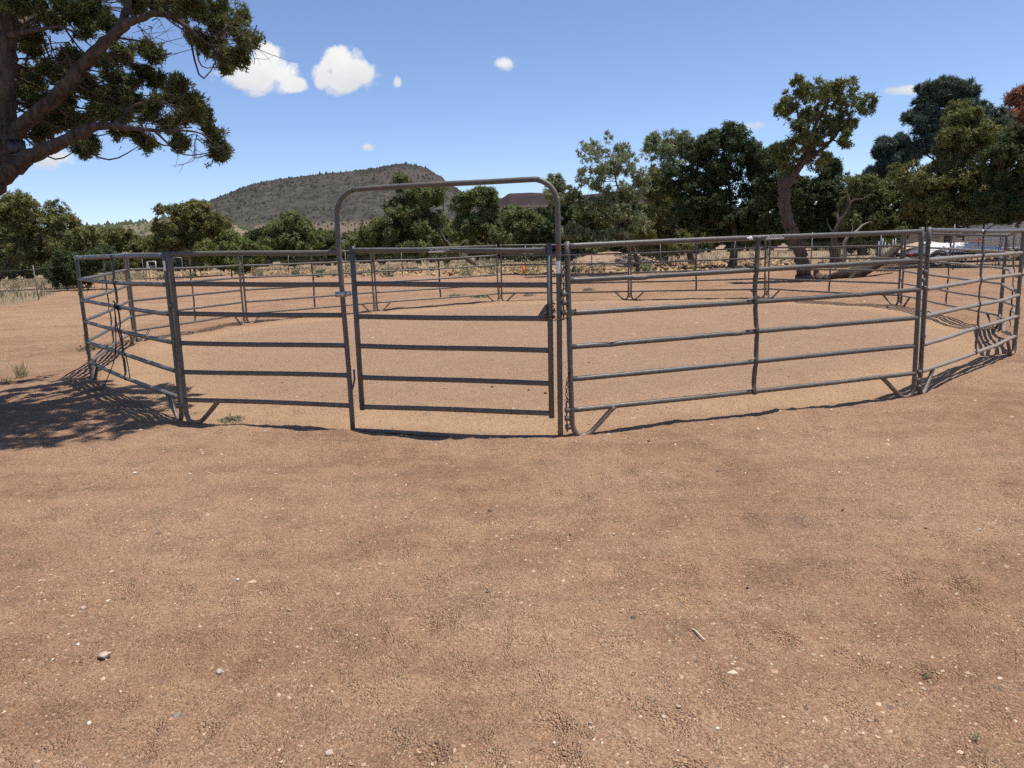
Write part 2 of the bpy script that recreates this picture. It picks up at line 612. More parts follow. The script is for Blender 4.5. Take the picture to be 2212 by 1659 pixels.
def mat_bark(name, a, b_, sc=6.0):
    mt, nt, bs = new_mat(name)
    co = objco(nt, (1, 1, .16))
    n1 = noise(nt, sc * 5, 5, .65, co, .4)
    n2 = noise(nt, sc * .5, 4, .6, objco(nt))
    c = mix(nt, ramp(nt, n1, [(.36, (0, 0, 0)), (.62, (1, 1, 1))]).outputs[0], a, b_)
    c = mix(nt, ramp(nt, n2, [(.48, (0, 0, 0)), (.78, (.45, .45, .45))]).outputs[0], c, tuple(v * 1.5 for v in b_))
    L(nt, c, bs.inputs['Base Color'])
    bs.inputs['Roughness'].default_value = .92
    bs.inputs['Specular IOR Level'].default_value = .15
    bp = N(nt, 'ShaderNodeBump', i_Strength=.9, i_Distance=.03)
    L(nt, n1, bp.inputs['Height'])
    L(nt, bp.outputs[0], bs.inputs['Normal'])
    return mt


M_GROUND = mat_ground()
M_GRAVEL = mat_tint('gravel', .9)
M_STONE = mat_tint('stone', .85, sc=35)
M_PAINT = mat_paint('grey corral paint', .635)
M_PAINT_RUST = mat_paint('grey corral paint rusting', .56)
M_BENT = mat_paint('scuffed rail paint', .60, (.23, .195, .155))
M_STAY = mat_paint('dark stay paint', .66, (.07, .066, .058))
M_STEEL = mat_plain('galvanised steel', (.42, .42, .41), .38, .85, .2, 30)
M_CHAIN = mat_plain('rusty chain', (.10, .06, .042), .6, .5, .4, 60)
M_ROPE = mat_plain('black rope', (.018, .017, .017), .8, 0, .4, 90)
M_WHITE = mat_plain('white vinyl', (.74, .74, .72), .45, 0, .08, 30)
M_DARKPRINT = mat_plain('dark print', (.03, .032, .04), .5, 0, .2, 30)
M_BARK = mat_bark('juniper bark', (.045, .032, .025), (.145, .105, .082))
M_BARK_NEAR = mat_bark('shaggy juniper bark', (.028, .022, .018), (.112, .086, .068), 4.0)
M_BARK_LOG = mat_bark('old log bark', (.022, .016, .013), (.075, .054, .041))
M_DEADWOOD = mat_bark('bleached dead wood', (.14, .115, .092), (.36, .305, .25))
M_LEAF_J = mat_leaf('juniper leaf', (0.086, 0.103, 0.037), (0.134, 0.152, 0.053))
M_LEAF_D = mat_leaf('dark juniper leaf', (0.033, 0.051, 0.021), (0.054, 0.078, 0.028), .8)
M_LEAF_P = mat_leaf('pinyon leaf', (0.131, 0.158, 0.085), (0.211, 0.242, 0.126), .7)
M_LEAF_BP = mat_leaf('blue pine leaf', (0.047, 0.072, 0.057), (0.077, 0.106, 0.079), .82)
M_LEAF_Y = mat_leaf('young juniper leaf', (0.090, 0.116, 0.030), (0.140, 0.164, 0.045), .8)
M_LEAF_O = mat_leaf('olive juniper leaf', (0.097, 0.101, 0.032), (0.148, 0.144, 0.047), .68)
M_LEAF_DEAD = mat_leaf('dead needles', (0.242, 0.094, 0.055), (0.363, 0.165, 0.099), .9)
M_LEAF_N = mat_leaf('near juniper leaf', (0.059, 0.072, 0.028), (0.114, 0.124, 0.045), .66, .3)
M_WEED = mat_leaf('weed leaf', (.14, .145, .08), (.21, .205, .12), .75)
M_DRY = mat_tint('dry grass', .9, sc=8)
M_POST = mat_plain('steel t post', (.13, .135, .13), .6, .3, .3, 25)
M_WIRE = mat_plain('fence wire', (.24, .235, .22), .5, .6, .2, 20)

# ------------------------------------------------------------------ ground sheet
fa = np.radians(np.linspace(-56, 56, 400))
ba = np.radians(np.linspace(56, 304, 64))[1:-1]
ANG = np.concatenate([fa, ba])
rad_ = [0.0]
r_ = .35
while r_ < 9000:
    rad_.append(r_)
    r_ *= 1.05 if r_ < 1.5 else (1.0085 if r_ < 30 else (1.02 if r_ < 70 else 1.12))
RAD = np.array(rad_[1:])
gx = (RAD[:, None] * np.sin(ANG)[None, :])
gy = (RAD[:, None] * np.cos(ANG)[None, :])
gZ = gz(gx.ravel(), gy.ravel())
GV = np.stack([gx.ravel(), gy.ravel(), gZ], 1)
GV = np.vstack([GV, [[0, 0, gz(0.0, 0.01)]]])
nA, nR = len(ANG), len(RAD)
i = np.arange(nR - 1)[:, None] * nA
j = np.arange(nA)[None, :]
GQ = np.stack([i + j, i + nA + j, i + nA + (j + 1) % nA, i + (j + 1) % nA], -1).reshape(-1, 4)
GT = np.array([(nA * nR, k, (k + 1) % nA) for k in range(nA)])
x_, y_ = GV[:, 0], GV[:, 1]
sdist = seg_dist(x_, y_, PV)
ins_ = in_pen(x_, y_)
zone = np.zeros((len(GV), 3))
zone[:, 0] = np.where(ins_, np.exp(-((sdist - .55) / .55) ** 2) + .02, .10 * np.exp(-sdist / 2)) + np.where(~ins_ & (x_ < -8) & (np.hypot(x_, y_) < 34), .45 * np.exp(-((y_ - 22) / 6) ** 2), 0)
bf = beyond_fence(x_, y_)
side = np.arctan2(x_, y_) < np.arctan2(FENCE[5, 0], FENCE[5, 1])
edge_n = fbm(x_ / 2.5, y_ / 2.5, 4) * 6
bfn = np.clip((bf + edge_n + .2) / 1.2, 0, 1)
strawz = bfn * np.clip(1 - (bf - 16) / 14, 0, 1) * (~side) * np.clip((22 - x_) / 12, 0, 1)
zone[:, 1] = strawz
zone[:, 2] = np.clip(bfn - strawz, 0, 1)
ground = mesh_obj('ground', GV, [GQ, GT], M_GROUND, None, True, zone)
_at = ground.data.attributes.new('inside', 'FLOAT', 'POINT')
_at.data.foreach_set('value', np.where(ins_, np.clip(sdist / .8, 0, 1), 0).astype(np.float32))
tag(ground, 'bare reddish brown dirt ground with fine grit', None, None, 'structure')

# gravel: loose grit all over the dirt
ng = 52000
ug = rng.uniform(1 / 26.0, 1 / 1.35, ng)
rg = 1 / ug
ag = np.radians(rng.uniform(-46, 46, ng))
xg, yg = rg * np.sin(ag), rg * np.cos(ag)
keep = (fbm(xg / .8, yg / .8, 3) + .6 * fbm(xg / .22, yg / .22, 2) + .10 * rng.normal(size=ng) > -.09)
xg, yg, rg = xg[keep], yg[keep], rg[keep]
ng = len(xg)
zg = gz(xg, yg)
sz = np.exp(rng.normal(-5.5, .45, ng)) * np.clip(rg / 3.2, .8, 6) ** .55
octa = np.array([[1, 0, 0], [0, 1, 0], [-1, 0, 0], [0, -1, 0], [.15, .1, 1]], float)
of = np.array([[0, 1, 4], [1, 2, 4], [2, 3, 4], [3, 0, 4]])
rot = rng.uniform(0, 6.28, ng)
shp = rng.uniform(.6, 1.35, (ng, 5, 1)) * octa[None]
shp = shp * np.stack([rng.uniform(.7, 1.4, ng), rng.uniform(.6, 1.0, ng), rng.uniform(.35, .8, ng)], 1)[:, None, :]
cr_, sr_ = np.cos(rot)[:, None], np.sin(rot)[:, None]
gvx = shp[..., 0] * cr_ - shp[..., 1] * sr_
gvy = shp[..., 0] * sr_ + shp[..., 1] * cr_
gv = np.stack([gvx, gvy, shp[..., 2] * 1.15 + .04], -1) * sz[:, None, None] + np.stack([xg, yg, zg], 1)[:, None, :]
pal = np.array([[.44, .32, .22], [.36, .23, .15], [.26, .16, .105], [.15, .10, .075], [.52, .43, .34], [.30, .17, .11], [.20, .135, .10]])
ti = pal[rng.choice(len(pal), ng, p=[.20, .27, .19, .10, .03, .13, .08])] * rng.uniform(.8, 1.15, (ng, 1))
gravel = mesh_obj('gravel', gv.reshape(-1, 3), (of[None] + 5 * np.arange(ng)[:, None, None]).reshape(-1, 3), M_GRAVEL, None, False, np.repeat(ti, 5, 0))
tag(gravel, 'fine cinder grit and pebbles strewn over the dirt', None, None, 'stuff')


# ------------------------------------------------------------------ hills
def hill(name, label, outline, Y, depth, mat, rough=1.0, nx=220, ny=60, seed=3, back=1.4):
    """ridge whose crest projects to the outline; the slope falls towards the viewer over 'depth' metres"""
    o = np.array(outline, float)
    pxs = np.linspace(o[0, 0], o[-1, 0], nx)
    pys = np.interp(pxs, o[:, 0], o[:, 1])
    crest = np.array([at(a, b, Y) for a, b in zip(pxs, pys)])
    V = []
    tt = np.linspace(-1, back, ny)
    for t in tt:
        a = abs(t)
        prof = (1 - a ** 1.35) if t < 0 else max(0, 1 - (t / back) ** 1.5)
        prof = max(prof, 0)
        P = crest.copy()
        P[:, 1] = Y + t * depth
        fbx = fbm(P[:, 0] / (depth * .22) + seed, P[:, 1] / (depth * .22), 5)
        P[:, 2] = np.maximum(crest[:, 2], -4) * prof * (1 + .10 * rough * fbx * (1 - prof) * 2) + rough * depth * .012 * fbx * (1 - prof * .9)
        P[:, 2] -= 3.0 * (1 - prof)
        V.append(P)
    V = np.concatenate(V)
    i = np.arange(ny - 1)[:, None] * nx
    j = np.arange(nx - 1)[None, :]
    Q = np.stack([i + j, i + j + 1, i + nx + j + 1, i + nx + j], -1).reshape(-1, 4)
    ob = mesh_obj(name, V, [Q], mat, None, True)
    tag(ob, label, None, None, 'structure')
    return V.reshape(ny, nx, 3)


def mat_hill(name, lo, hi, bands, sc):
    mt, nt, b = new_mat(name)
    co = objco(nt)
    n1 = noise(nt, sc, 7, .7, co)
    n2 = noise(nt, sc * .12, 4, .6, co)
    c = mix(nt, ramp(nt, n1, [(.38, (0, 0, 0)), (.62, (1, 1, 1))]).outputs[0], lo, hi)
    sp = nt.nodes.new('ShaderNodeSeparateXYZ')
    L(nt, co, sp.inputs[0])
    for (z0, z1, col, amt, wob) in bands:
        zz = math_n(nt, 'ADD', sp.outputs[2], math_n(nt, 'MULTIPLY_ADD', n2, wob, -wob * .5))
        zz = math_n(nt, 'ADD', zz, math_n(nt, 'MULTIPLY_ADD', n1, wob * .4, -wob * .2))
        f1 = N(nt, 'ShaderNodeMapRange', interpolation_type='SMOOTHSTEP')
        mid, hw = (z0 + z1) / 2, (z1 - z0) / 2
        L(nt, math_n(nt, 'ABSOLUTE', math_n(nt, 'SUBTRACT', zz, mid)), f1.inputs[0])
        f1.inputs['From Min'].default_value = hw
        f1.inputs['From Max'].default_value = hw * .5
        c = mix(nt, math_n(nt, 'MULTIPLY', f1.outputs[0], math_n(nt, 'MULTIPLY_ADD', n1, amt, amt * .5, clamp=True)), c, col)
    L(nt, c, b.inputs['Base Color'])
    b.inputs['Roughness'].default_value = 1
    b.inputs['Specular IOR Level'].default_value = 0
    bp = N(nt, 'ShaderNodeBump', i_Strength=.6, i_Distance=4.0)
    L(nt, n1, bp.inputs['Height'])
    L(nt, bp.outputs[0], b.inputs['Normal'])
    return mt


hz = lambda pts: [(432 + a * .2929, 324 + b * .2929) for a, b in pts]
main_outline = [(250, 545), (330, 505), (400, 474)] + hz([(80, 425), (200, 360), (320, 300), (430, 250), (530, 228), (700, 205), (1000, 170), (1300, 140), (1400, 115), (1480, 105), (1560, 108),
                                                        (1640, 122), (1700, 150), (1800, 220), (1900, 290), (2010, 360), (2150, 440), (2300, 520), (2500, 620)])
M_HILL = mat_hill('cinder cone slope', (.046, .044, .039), (.086, .080, .069), [(26, 46, (.19, .14, .10), .7, 10), (10.5, 13, (.32, .27, .22), .8, 3), (100, 124, (.085, .070, .065), .8, 12)], .06)
HV = hill('cinder_hill', 'broad grey cinder hill dotted with dark shrubs behind the trees', main_outline, 1200, 420, M_HILL, 1.0, 240, 70, 3)
M_RED = mat_hill('red cinder slope', (.034, .027, .030), (.050, .038, .040), [(20, 100, (.048, .042, .045), .9, 16), (150, 190, (.055, .038, .038), .9, 20), (112, 120, (.09, .062, .052), .6, 10)], .03)
RH = hill('red_hill', 'low flat topped reddish cinder ridge beyond the gate bow', [(960, 540), (1010, 480), (1045, 446), (1070, 429), (1085, 428), (1099, 418), (1146, 416), (1196, 418), (1260, 421), (1342, 414), (1383, 408), (1421, 408), (1500, 425),
                                                                                   (1600, 460), (1720, 520)], 2300, 700, M_RED, .7, 200, 40, 8)
M_RIDGE = mat_hill('wooded ridge', (.055, .065, .04), (.24, .185, .125), [(0, 16, (.06, .07, .045), .9, 10)], .035)
RV = hill('wooded_ridge', 'low pale ridge with scattered shrubs at the left skyline', [(-200, 520), (-60, 515), (80, 508), (215, 494), (244, 485), (268, 483), (305, 483), (349, 477), (400, 470), (470, 478), (560, 500), (700, 540)], 700, 260, M_RIDGE, .6, 160, 40, 5)

# shrubs over the hill slopes, far too many and small to count
ico_v = np.array([[0, 0, 1], [.87, 0, -.2], [.27, .83, -.2], [-.7, .5, -.2], [-.7, -.5, -.2], [.27, -.83, -.2]])
ico_f = np.array([[0, 1, 2], [0, 2, 3], [0, 3, 4], [0, 4, 5], [0, 5, 1]])


def scatter_shrubs(name, label, HVv, n, s0, s1, cols, seed):
    g = np.random.default_rng(seed)
    ny, nx = HVv.shape[:2]
    vv = []
    cc = []
    k = 0
    while k < n:
        a, b = g.uniform(0, ny * .46), g.uniform(1, nx - 2)
        P = HVv[int(a), int(b)] * (1 - a % 1) + HVv[int(a) + 1, int(b)] * (a % 1) + (HVv[int(a), int(b) + 1] - HVv[int(a), int(b)]) * (b % 1)
        if P[2] < 2 or fbm(P[0:1] / 60, P[1:2] / 60, 3)[0] + .25 * g.normal() < -.12:
            continue
        s = s0 * math.exp(g.normal() * .45) + (s1 if g.random() < .07 else 0)
        vv.append(ico_v * s * g.uniform(.75, 1.25, (6, 1)) * [1, 1, 1.15] + P)
        cc.append(np.array(cols[g.integers(len(cols))]) * g.uniform(.8, 1.2))
        k += 1
    V = np.concatenate(vv)
    F = (ico_f[None] + 6 * np.arange(n)[:, None, None]).reshape(-1, 3)
    o = mesh_obj(name, V, F, M_SHRUBT, None, False, np.repeat(np.array(cc), 6, 0))
    tag(o, label, None, None, 'stuff')


M_SHRUBT = mat_tint('hill shrub leaf', .95, sc=2)
scatter_shrubs('hill_shrubs', 'dark shrubs dotting the grey cinder hill', HV, 15000, .85, 1.4, [(.020, .023, .016), (.026, .028, .020), (.036, .036, .027)], 4)
scatter_shrubs('ridge_shrubs', 'green shrubs covering the low left ridge', RV, 2400, 1.5, 1.2, [(.05, .06, .032), (.065, .072, .04)], 6)


# ------------------------------------------------------------------ trees
def foliage(C, Nn, tr, K, ln, wd, g, upb=.35, jit=.55, flat=0.0):
    """small leaf sprays round tufts: C centres, Nn outward directions, tr tuft radius; faces look roughly outward"""
    n = len(C)
    nf = Nn[:, None, :] + g.normal(size=(n, K, 3)) * jit
    nf[..., 2] += upb * .5
    nf /= np.linalg.norm(nf, axis=2)[..., None] + 1e-9
    d = g.normal(size=(n, K, 3))
    d -= nf * np.sum(d * nf, axis=2)[..., None]
    d /= np.linalg.norm(d, axis=2)[..., None] + 1e-9
    d = d + Nn[:, None, :] * .30 + np.array([0, 0, upb * .5])
    d /= np.linalg.norm(d, axis=2)[..., None] + 1e-9
    b = C[:, None, :] + g.normal(size=(n, K, 3)) * .42 * tr[:, None, None]
    l = ln * np.exp(np.clip(g.normal(size=(n, K, 1)), -2, 1.3) * .28)
    s = np.cross(nf, d)
    s /= np.linalg.norm(s, axis=2)[..., None] + 1e-9
    w = wd * g.uniform(.6, 1.25, (n, K, 1))
    V = np.stack([b + s * w * .5, b - s * w * .5, b + d * l], 2).reshape(-1, 3)
    F = np.arange(len(V)).reshape(-1, 3)
    return V, F


def lobes_to_tufts(lobes, dens, g, lump=.5, hollow=.5, sub=14):
    """each lobe is a cauliflower of smaller round sprays; tufts sit on those"""
    Cs, Ns = [], []
    for (c, r) in lobes:
        r = np.asarray(r, float)
        n = max(12, int(dens * (r[0] * r[0])))
        ns = max(5, int(sub * g.uniform(.8, 1.2)))
        d = g.normal(size=(ns, 3))
        d[:, 2] += .25
        d /= np.linalg.norm(d, axis=1)[:, None]
        sc = c + d * r * (1 - hollow * g.random(ns) ** 1.4)[:, None] * g.uniform(.8, 1.15, (ns, 1))
        sr = float(np.mean(r)) * g.uniform(.24, .42, ns)
        m = max(3, n // ns)
        e = g.normal(size=(ns, m, 3)) + d[:, None, :] * .8
        e[..., 2] += .25
        e /= np.linalg.norm(e, axis=2)[..., None]
        P = sc[:, None, :] + e * (sr[:, None] * (1 - .35 * g.random((ns, m)) ** 2))[..., None]
        Cs.append(P.reshape(-1, 3))
        Ns.append((e * .8 + d[:, None, :] * .35).reshape(-1, 3))
    Ns = np.concatenate(Ns)
    return np.concatenate(Cs), Ns / (np.linalg.norm(Ns, axis=1)[:, None] + 1e-9)


def limb_tubes(mb, limbs, lobes, g, twigs=3, br=.045, sides=8, lump=.12):
    """limbs: list of (n,4) x,y,z,r in world space; boughs reach every lobe"""
    pts = []
    for k, lm in enumerate(limbs):
        P = catmull(lm, 5)
        P[:, :3] += g.normal(size=(len(P), 3)) * P[:, 3:4] * .12
        mb.tube(P[:, :3], np.maximum(P[:, 3], .004), sides + (4 if P[0, 3] > .12 else 0), lump=lump, seed=k + 3)
        pts.append(P)
    pts = np.concatenate(pts)
    for (c, r) in lobes:
        w = np.linalg.norm(pts[:, :3] - c, axis=1) + np.maximum(0, pts[:, 2] - c[2]) * 1.2
        s = pts[int(np.argmin(w))]
        p0 = s[:3]
        dist = np.linalg.norm(c - p0)
        rr = min(br, s[3] * .7)
        rmean = float(np.mean(r))
        if dist > rmean * .35:
            mid = (p0 + c) / 2 + g.normal(size=3) * dist * .10 + np.array([0, 0, -.06 * dist])
            P = catmull(np.array([p0, mid, c]), 4)
            mb.tube(P, np.linspace(rr, rr * .35, len(P)), 5)
        for _ in range(twigs):
            d = g.normal(size=3)
            d /= np.linalg.norm(d)
            d[2] = abs(d[2]) * .6 + .1
            e = c + d * r * g.uniform(.7, 1.05)
            mb.tube(np.array([c, (c + e) / 2 + g.normal(size=3) * rmean * .15, e]), [rr * .4, rr * .25, rr * .1], 4, cap=False)


def sublobes(masses, Y, g, frac=(.34, .52), fill=1.0, depth=.75):
    out = []
    for mm in masses:
        px, py, rx, ry = mm[:4]
        n = max(4, int(fill * 4.5 * max(rx, ry) / min(rx, ry) + 4))
        for _ in range(n):
            a, q = g.uniform(0, 6.28), math.sqrt(g.random()) * .72
            lr = min(rx, ry) * g.uniform(*frac)
            dd = g.uniform(-1, 1) * depth * rx * Y / FPX
            c = at(px + rx * q * math.cos(a), py + ry * q * math.sin(a), Y)
            c[1] += dd
            rm = lr * Y / FPX
            out.append((c, np.array([rm * g.uniform(1, 1.3), rm * g.uniform(1, 1.3), rm * g.uniform(.75, 1.0)])))
    return out


def lobes_px(lst, Y, g, depth=1.0):
    out = []
    for (px, py, r) in lst:
        c = at(px, py, Y)
        rm = r * Y / FPX * 1.05
        c[1] += g.uniform(-1, 1) * depth
        out.append((c, np.array([rm * 1.05, rm * 1.15, rm * .9])))
    return out


def make_tree(name, label, Y, base, limbs_px, lobes, leaf, bark, seed, dens=150, K=10, tuft=.11, ln=.15, wd=.065, group=None, cat='tree', twigs=3, br=.045, hollow=.5, sides=8, upb=.35, lump_t=.12, coarse=(), sub=14, boughs=None, tufts=None):
    g = np.random.default_rng(seed)
    B = at(base[0], base[1], Y)
    B[2] = gz(B[0], B[1])
    root = empty(name, B, label, cat, group)
    limbs = []
    for k, lp in enumerate(limbs_px):
        P = []
        for q in lp:
            w = at(q[0], q[1], Y + (q[3] if len(q) > 3 else 0))
            P.append([*w, q[2]])
        P = np.array(P)
        if k == 0:
            P = np.vstack([[B[0], B[1], B[2] - .25, P[0, 3] * 1.35], [B[0], B[1], B[2] + .12, P[0, 3] * 1.1], P])
        limbs.append(P)
    mb = MB()
    limb_tubes(mb, limbs, list(boughs or lobes) + list(coarse), g, twigs, br, sides, lump_t)
    mb.build('trunk', bark, root, True, B)
    C, Nn = tufts if tufts is not None else lobes_to_tufts(lobes, dens, g, .5, hollow, sub)
    V, F = foliage(C, Nn, np.full(len(C), tuft) * g.uniform(.7, 1.3, len(C)), K, ln, wd, g, upb)
    if len(coarse):
        C, Nn = lobes_to_tufts(coarse, 260, g, .5, .6)
        V2, F2 = foliage(C, Nn, np.full(len(C), .07), 16, .10, .05, g, upb)
        F = np.concatenate([F, F2 + len(V)])
        V = np.concatenate([V, V2])
    mesh_obj('crown', V - B, F, leaf, root)
    return root


G = np.random.default_rng(21)
# --- big juniper overhanging from the left
Z1 = lambda a, b: (a * .3905, b * .3905)
YN = 8.0
near_l = [(1180, 60, 100), (1300, 110, 80), (1200, 170, 80), (1300, 200, 75), (1385, 225, 42), (1160, 250, 55), (1240, 300, 52), (1330, 320, 48), (1250, 365, 32), (1080, 80, 75), (1040, 30, 80), (950, 30, 65), (1060, 200, 38),
          (480, 40, 70), (560, 90, 55), (850, 10, 75), (760, 20, 55), (600, 140, 35), (470, 150, 60), (330, 60, 80), (420, 110, 55), (280, 130, 60), (200, 60, 75), (120, 40, 80), (20, 60, 100), (150, 210, 60), (180, 265, 50),
          (90, 150, 60), (10, 200, 70), (370, 320, 55), (300, 400, 55), (240, 385, 50), (140, 430, 55), (200, 470, 36), (420, 430, 45), (180, 570, 55), (260, 590, 60), (310, 650, 50), (270, 700, 55), (190, 740, 36), (360, 560, 36), (120, 520, 40),
          (560, 330, 55), (640, 310, 55), (780, 285, 55), (840, 300, 36), (700, 360, 80), (600, 420, 70), (800, 400, 65), (500, 480, 48), (580, 500, 46), (700, 470, 55), (880, 460, 52), (970, 470, 46), (940, 530, 46), (620, 560, 55),
          (540, 600, 60), (500, 650, 55), (430, 690, 36), (640, 640, 55), (720, 560, 46), (800, 640, 55), (850, 600, 46), (1000, 580, 46), (1060, 560, 44), (1080, 620, 44), (1000, 640, 40), (930, 700, 36), (740, 740, 40), (660, 720, 32),
          (480, 785, 50), (460, 825, 26), (800, 790, 34), (1000, 780, 26), (1150, 700, 30), (1180, 760, 26), (1230, 830, 30), (1200, 855, 20), (1120, 640, 26),
          (60, -60, 120), (250, -80, 120), (450, -70, 110), (650, -60, 100), (850, -80, 110), (1050, -70, 110), (1200, -50, 90), (100, -200, 140), (400, -220, 150), (700, -200, 140), (1000, -210, 130),
          (-120, 40, 130), (-150, 220, 120), (-140, 400, 110), (-200, 560, 110), (-300, 300, 130), (-330, 100, 130), (-260, -100, 140), (-350, 500, 110)]
LN = []
for (a, b, r) in near_l:
    q = Z1(a, b)
    c = at(q[0], q[1], YN)
    c0 = c.copy()
    c[1] += G.uniform(-.1, 1.0) * (1 + (r / 110)) + (.15 if b > 250 else 0)
    k = YN / FPX * .3905 * r * .84 * c[1] / YN
    c[0] *= c[1] / c0[1]
    c[2] = EYE + (c0[2] - EYE) * c[1] / c0[1]
    LN.append((c, np.array([k * 1.02, k * 1.25, k * .92])))


LNC = [q for q in LN if q[0][2] > 5.1]
LN = [q for q in LN if q[0][2] <= 5.1]
LNB = list(LN)
NT_C, NT_N, NT_T = [], [], []
for (c, r) in LN:                                                  # leafy twigs fanning out of every bough end
    rm = float(np.mean(r))
    ow = c - np.array([-5.2, 8.0, 3.0])
    ow /= np.linalg.norm(ow)
    for _ in range(G.integers(6, 10)):
        d = G.normal(size=3) * [1, 1, .75] + ow * .5
        d /= np.linalg.norm(d)
        st = c + G.normal(size=3) * rm * .22
        ln_ = rm * G.uniform(.65, 1.3)
        en = st + d * ln_ + np.array([0, 0, G.uniform(-.25, .2) * ln_])
        md = (st + en) / 2 + G.normal(size=3) * ln_ * .12
        P = catmull(np.array([st, md, en]), 4)
        NT_T.append(P)
        n = int(10 * G.uniform(.7, 1.2))
        t = G.uniform(.12, 1.04, n) ** .8
        f = np.clip(t, 0, 1) * (len(P) - 1)
        i0 = np.minimum(f.astype(int), len(P) - 2)
        q = P[i0] + (P[i0 + 1] - P[i0]) * (f - i0)[:, None]
        NT_C.append(q + G.normal(size=(n, 3)) * .030)
        nn = d * .35 + G.normal(size=(n, 3)) * .7 + [0, 0, .35]
        NT_N.append(nn / np.linalg.norm(nn, axis=1)[:, None])
NT_C, NT_N = np.concatenate(NT_C), np.concatenate(NT_N)
for _ in range(34):                                                # upper crown, unseen above the frame, added to shade limbs and ground
    k = G.uniform(.35, .6)
    LNC.append((np.array([G.uniform(-7.0, -2.3), G.uniform(6.6, 8.1), G.uniform(5.6, 7.2)]), np.array([k * 1.2, k * 1.2, k * .8])))


def zl(pts):
    return [(a * .3905, b * .3905, w * .80 * .3905 * YN / FPX / 2, dy) for a, b, w, dy in pts]


near_limbs = [zl([(-250, 1500, 270, 0), (-190, 1250, 240, 0), (-110, 1050, 215, 0), (-30, 900, 190, 0), (5, 760, 175, 0), (12, 600, 160, 0), (12, 420, 150, 0), (20, 250, 135, 0), (30, 80, 120, 0), (30, -150, 90, .1)]),
              zl([(0, 820, 110, 0), (110, 705, 100, -.1), (250, 590, 90, -.2), (370, 470, 84, -.25), (480, 345, 78, -.3), (600, 222, 68, -.35), (690, 140, 58, -.4), (780, 100, 42, -.4), (880, 72, 36, -.4), (985, 115, 26, -.35), (1100, 200, 18, -.3), (1190, 280, 10, -.3)]),
              zl([(660, 160, 55, -.4), (695, 70, 50, -.35), (712, -20, 42, -.3), (740, -150, 30, -.3)]),
              zl([(-110, 1060, 130, 0), (0, 985, 112, -.2), (90, 915, 100, -.3), (200, 850, 88, -.4), (330, 790, 76, -.5), (450, 730, 66, -.55), (560, 692, 48, -.6), (700, 706, 34, -.6), (850, 722, 22, -.6), (1000, 722, 15, -.6), (1100, 735, 9, -.6), (1180, 790, 6, -.6)]),
              zl([(640, 695, 34, -.6), (690, 620, 24, -.5), (780, 572, 18, -.45), (880, 556, 12, -.4), (985, 600, 7, -.4)]),
              zl([(20, 180, 60, 0), (150, 110, 36, .3), (290, 60, 24, .5), (440, 20, 14, .6)]),
              zl([(20, 200, 50, 0), (200, 170, 26, -.3), (330, 150, 18, -.5), (440, 190, 10, -.6)])]
near_tree = make_tree('juniper_tree', 'large old juniper leaning in from the left edge over the pen', YN, (-110, 905), near_limbs, LN, M_LEAF_N, M_BARK_NEAR, 3, coarse=LNC, tufts=(NT_C, NT_N), K=26, tuft=.040, ln=.046, wd=.016, twigs=0, br=.012, hollow=.8, sides=14, upb=.15, lump_t=.10)
# bare dead twigs hanging among its foliage
gt = np.random.default_rng(33)
mbt = MB()
for P in NT_T:
    mbt.tube(P, np.linspace(.006, .002, len(P)), 4, cap=False)
for (a, b, n, ln_) in [(420, 380, 9, .5), (840, 150, 10, .45), (1080, 830, 8, .45), (880, 600, 6, .3), (1390, 150, 8, .35), (640, 300, 6, .3), (1190, 190, 6, .35), (300, 260, 9, .5), (1000, 760, 7, .35), (230, 880, 3, .18), (610, 740, 3, .15)]:
    q = Z1(a, b)
    c = at(q[0], q[1], YN - .3)
    for _ in range(int(n * .6) + 1):
        d = gt.normal(size=3)
        d[2] = -abs(d[2]) * .5 + .1
        d = d / np.linalg.norm(d) * ln_ * gt.uniform(.5, 1)
        st = c + gt.normal(size=3) * .08 - d * .3
        P = catmull(np.array([st, st + d * .5 + gt.normal(size=3) * .05, st + d + gt.normal(size=3) * .08]), 4)
        mbt.tube(P, np.linspace(.006, .0016, len(P)), 4, cap=False)
        for __ in range(2):
            k = gt.integers(2, len(P) - 1)
            e = P[k] + (d * .3 + gt.normal(size=3) * .09)
            mbt.tube(np.array([P[k], (P[k] + e) / 2 + gt.normal(size=3) * .015, e]), [.003, .002, .001], 3, cap=False)
mbt.build('twigs', M_BARK, near_tree, True, np.array(near_tree.location))['kind'] = 'stuff'
# small dark box on the fork of that tree
bx0 = at(*Z1(95, 815), YN - .28)
bxr = empty('mounted_box', bx0, 'small black box strapped into the fork of the leaning juniper', 'box')
mb = MB()
mb.box((0, 0, 0), (.12, .09, .13))
mb.build('case', M_DARKPRINT, bxr, False)
mb = MB()
mb.box((0, -.06, .07), (.135, .13, .012))
mb.build('hood', M_DARKPRINT, bxr, False)
mb = MB()
mb.tube([(-.3, .02, -.09), (-.1, -.055, -.07), (.02, -.06, -.1), (.12, .02, -.16)], .012, 6)
mb.build('strap', M_ROPE, bxr)

